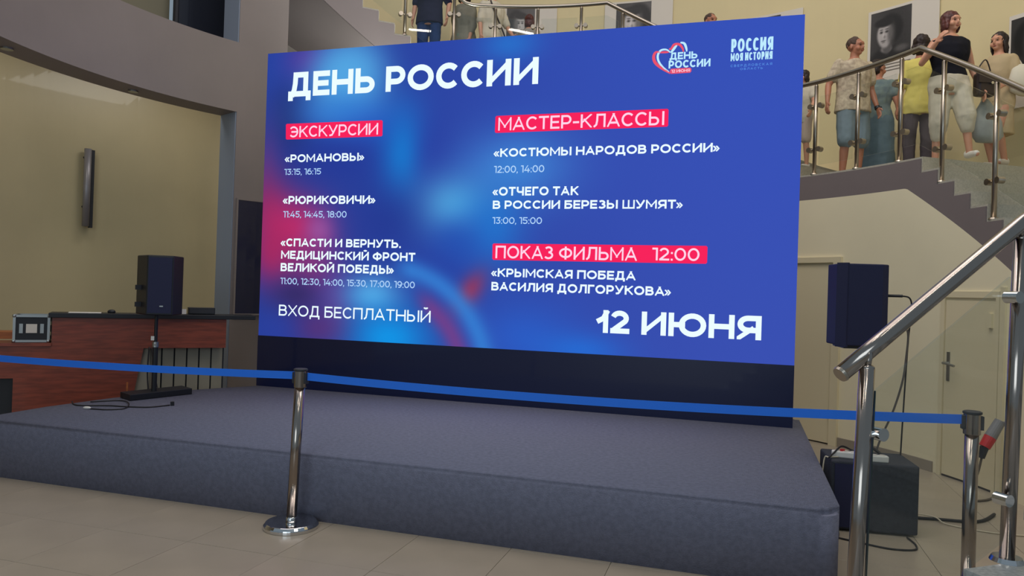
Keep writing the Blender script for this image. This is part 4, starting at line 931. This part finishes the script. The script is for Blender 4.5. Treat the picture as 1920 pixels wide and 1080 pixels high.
# woman in teal
F_teal = fab('teal_cloth', (124, 142, 138), col2=(106, 124, 132), vscale=14)
tl, J, s = person('woman in long teal dress with dark tied hair, seen from behind the man', 4.46, 9.26, 2.95, 1.60, 150,
    ('dress', F_teal, .92, .45), ('skirt', fab('blue_teal_cloth', (98, 118, 128), var=.1), .08), ('tied', H_dark), SKIN2,
    dict(elL=(-.25, .06, 1.12), wrL=(-.30, .02, .88)), 1.15, True, head_yaw=-35, extra=dict(flare=1.35))
# yellow shirt
yl, J, s = person('person in yellow shirt and dark grey trousers, back turned, behind the woman in black', 4.60, 8.55, 2.95, 1.66, 168,
    ('shirt', fab('yellow_cloth', (216, 202, 112)), .80, .9), ('trousers', fab('dark_grey_cloth', (78, 72, 76)), .10), ('bob', H_dark), SKIN2, None, 1.0, True, shoes=M_black)
# woman in black vest
F_linen = fab('white_linen', (206, 198, 178), var=.06, vscale=10)
wb_, J, s = person('woman in black sleeveless top and white capri trousers holding the handrail bend', 4.43, 7.68, 2.95, 1.60, -4,
    ('vest', F_black, .93, 0), ('capri', F_linen, .36), ('bob', H_red), SKIN,
    dict(elL=(-.33, -.06, 1.16), wrL=(-.27, -.26, 1.33), elR=(.27, .04, 1.12), wrR=(.33, -.04, .88), hipR=(.09, -.02, .92), kneeR=(.13, -.13, .56), ankR=(.17, -.14, .175), kneeL=(-.11, -.02, .50), ankL=(-.10, .06, .085)), 1.22, True, head_yaw=18, shoes=mat('white_shoe', (226, 222, 212), .5))
hb_ = thing('handbag', 'small dark brown shoulder bag held by the woman in black top', 'bag', (4.77, 7.62, 3.68))
M_leather = mat('dark_brown_leather', (48, 38, 38), 0.4)
obj('body', box(bmesh.new(), (4.755, 7.62, 3.80), (.20, .10, .24), R_(6)), M_leather, hb_, bevel=0.03)
obj('flap', box(bmesh.new(), (4.755, 7.565, 3.86), (.19, .012, .10), R_(6)), M_leather, hb_, bevel=0.004)
obj('clasp', cyl(bmesh.new(), (4.80, 7.55, 3.81), (4.80, 7.565, 3.81), .014, seg=12), M_chrome, hb_)
obj('strap', sweep(bmesh.new(), smooth_path([(4.67, 7.62, 3.90), (4.70, 7.60, 4.0), (4.76, 7.6, 4.05), (4.83, 7.62, 3.9)], 5), .007, 8), M_leather, hb_, smooth=True)
bg = thing('plastic_bag', 'pale grey-blue plastic carrier bag hanging beside the woman in black top', 'bag', (4.86, 7.72, 3.25))
bm = bmesh.new(); loft(bm, [(4.86, 7.72, 3.24, .11, .05), (4.87, 7.72, 3.30, .16, .08), (4.86, 7.72, 3.45, .15, .075), (4.84, 7.71, 3.58, .10, .04), (4.82, 7.70, 3.68, .03, .02)])
obj('body', bm, mat('pale_plastic', (158, 164, 162), .4, var=.1, vscale=9), bg, smooth=True, bevel=0.0)
obj('handle', sweep(bmesh.new(), smooth_path([(4.82, 7.70, 3.66), (4.80, 7.66, 3.74), (4.79, 7.64, 3.80)], 4), .008, 8), MATS['pale_plastic'], bg, smooth=True)
# girl in beige
F_beige = fab('beige_cloth', (190, 170, 134), var=.05)
gr_, J, s = person('young woman in beige dress with long dark hair facing left by the wall', 5.22, 8.12, 2.95, 1.57, -62,
    ('shirt', F_beige, .72, .85), ('skirt', F_beige, .50), ('long', H_dark), SKIN,
    dict(elR=(.22, .0, 1.14), wrR=(.16, -.20, 1.05), elL=(-.22, .0, 1.14), wrL=(-.10, -.24, 1.04), kneeL=(-.08, -.10, .55), ankL=(-.06, .02, .20), kneeR=(.08, -.12, .56), ankR=(.08, .03, .22)), 1.0, True, extra=dict(flare=1.1))
wg = thing('shoulder_bag', 'large white slouchy bag on the back of the young woman in beige', 'bag', (5.42, 7.95, 3.82))
bm = bmesh.new(); loft(bm, [(5.42, 7.93, 3.80, .10, .05), (5.42, 7.93, 3.84, .19, .09), (5.41, 7.93, 3.95, .20, .10), (5.38, 7.94, 4.08, .13, .07), (5.36, 7.95, 4.13, .06, .03)])
obj('body', bm, mat('white_cloth_bag', (212, 206, 186), .8, bump=.3, bscale=20), wg, smooth=True)
obj('strap', sweep(bmesh.new(), smooth_path([(5.36, 7.95, 4.12), (5.32, 7.97, 4.2), (5.27, 8.0, 4.24)], 5), .012, 8), MATS['white_cloth_bag'], wg, smooth=True)
# child at the screen edge
person('child in light clothes partly hidden behind the right edge of the screen', 3.36, 8.80, 3.0905, 1.16, -60,
    ('shirt', F_linen, .80, .6), ('shorts', fab('pinkish_cloth', (196, 176, 162)), .52), ('bob', H_dark), SKIN, dict(elR=(.25, -.02, 1.14), wrR=(.30, -.16, .96)), 1.0)
# centre group on the upper platform
person('person in navy shirt and blue jeans, head out of frame, above the screen', -1.34, 10.95, 4.631, 1.66, -6,
    ('shirt', fab('navy_cloth', (36, 38, 62)), .83, .9), ('trousers', fab('blue_jeans', (40, 64, 112), var=.12), .10), ('short', H_short), SKIN,
    dict(elR=(.30, .02, 1.16), wrR=(.29, -.08, .90)), 1.08)
person('person in pale green wide trousers beside the navy shirt above the screen', -0.86, 11.25, 4.355, 1.74, -50,
    ('shirt', fab('grey_green_cloth', (132, 130, 116), var=.1), .70, 1.5), ('trousers', fab('pale_green_denim', (118, 134, 120), var=.16, vscale=9), .08), ('bob', H_dark), SKIN, None, 1.25, True)
wp, J, s = person('person in white shirt and dark trousers behind the railing above the screen', -0.42, 10.95, 4.355, 1.68, 35,
    ('shirt', F_linen, .80, .9), ('trousers', fab('charcoal_cloth', (46, 46, 60), var=.1), .10), ('bob', H_dark), SKIN,
    dict(elR=(.25, -.05, 1.14), wrR=(.24, -.22, .96)), 1.05, True)
obj('bag_strap', sweep(bmesh.new(), smooth_path([(-.12, -.13, 1.38), (-.02, -.16, 1.15), (.14, -.14, .90), (.20, .0, .82)], 6), .012, 8), M_leather, wp, local=True, smooth=True)
person('short person with dark red hair behind the railing glass', 0.13, 11.2, 4.355, 1.33, 170,
    ('shirt', fab('grey_beige_cloth', (150, 142, 132), var=.1), .85, .9), ('trousers', F_black, .1), ('bob', H_red), SKIN, None, 1.15, True)
person('brown-haired visitor whose head top just shows over the screen on the hidden stairs', 2.62, 10.3, floor_z(55), 1.66, 20,
    ('shirt', fab('rust_cloth', (150, 110, 90)), .85, .9), ('trousers', F_black, .1), ('short', H_short), SKIN2)
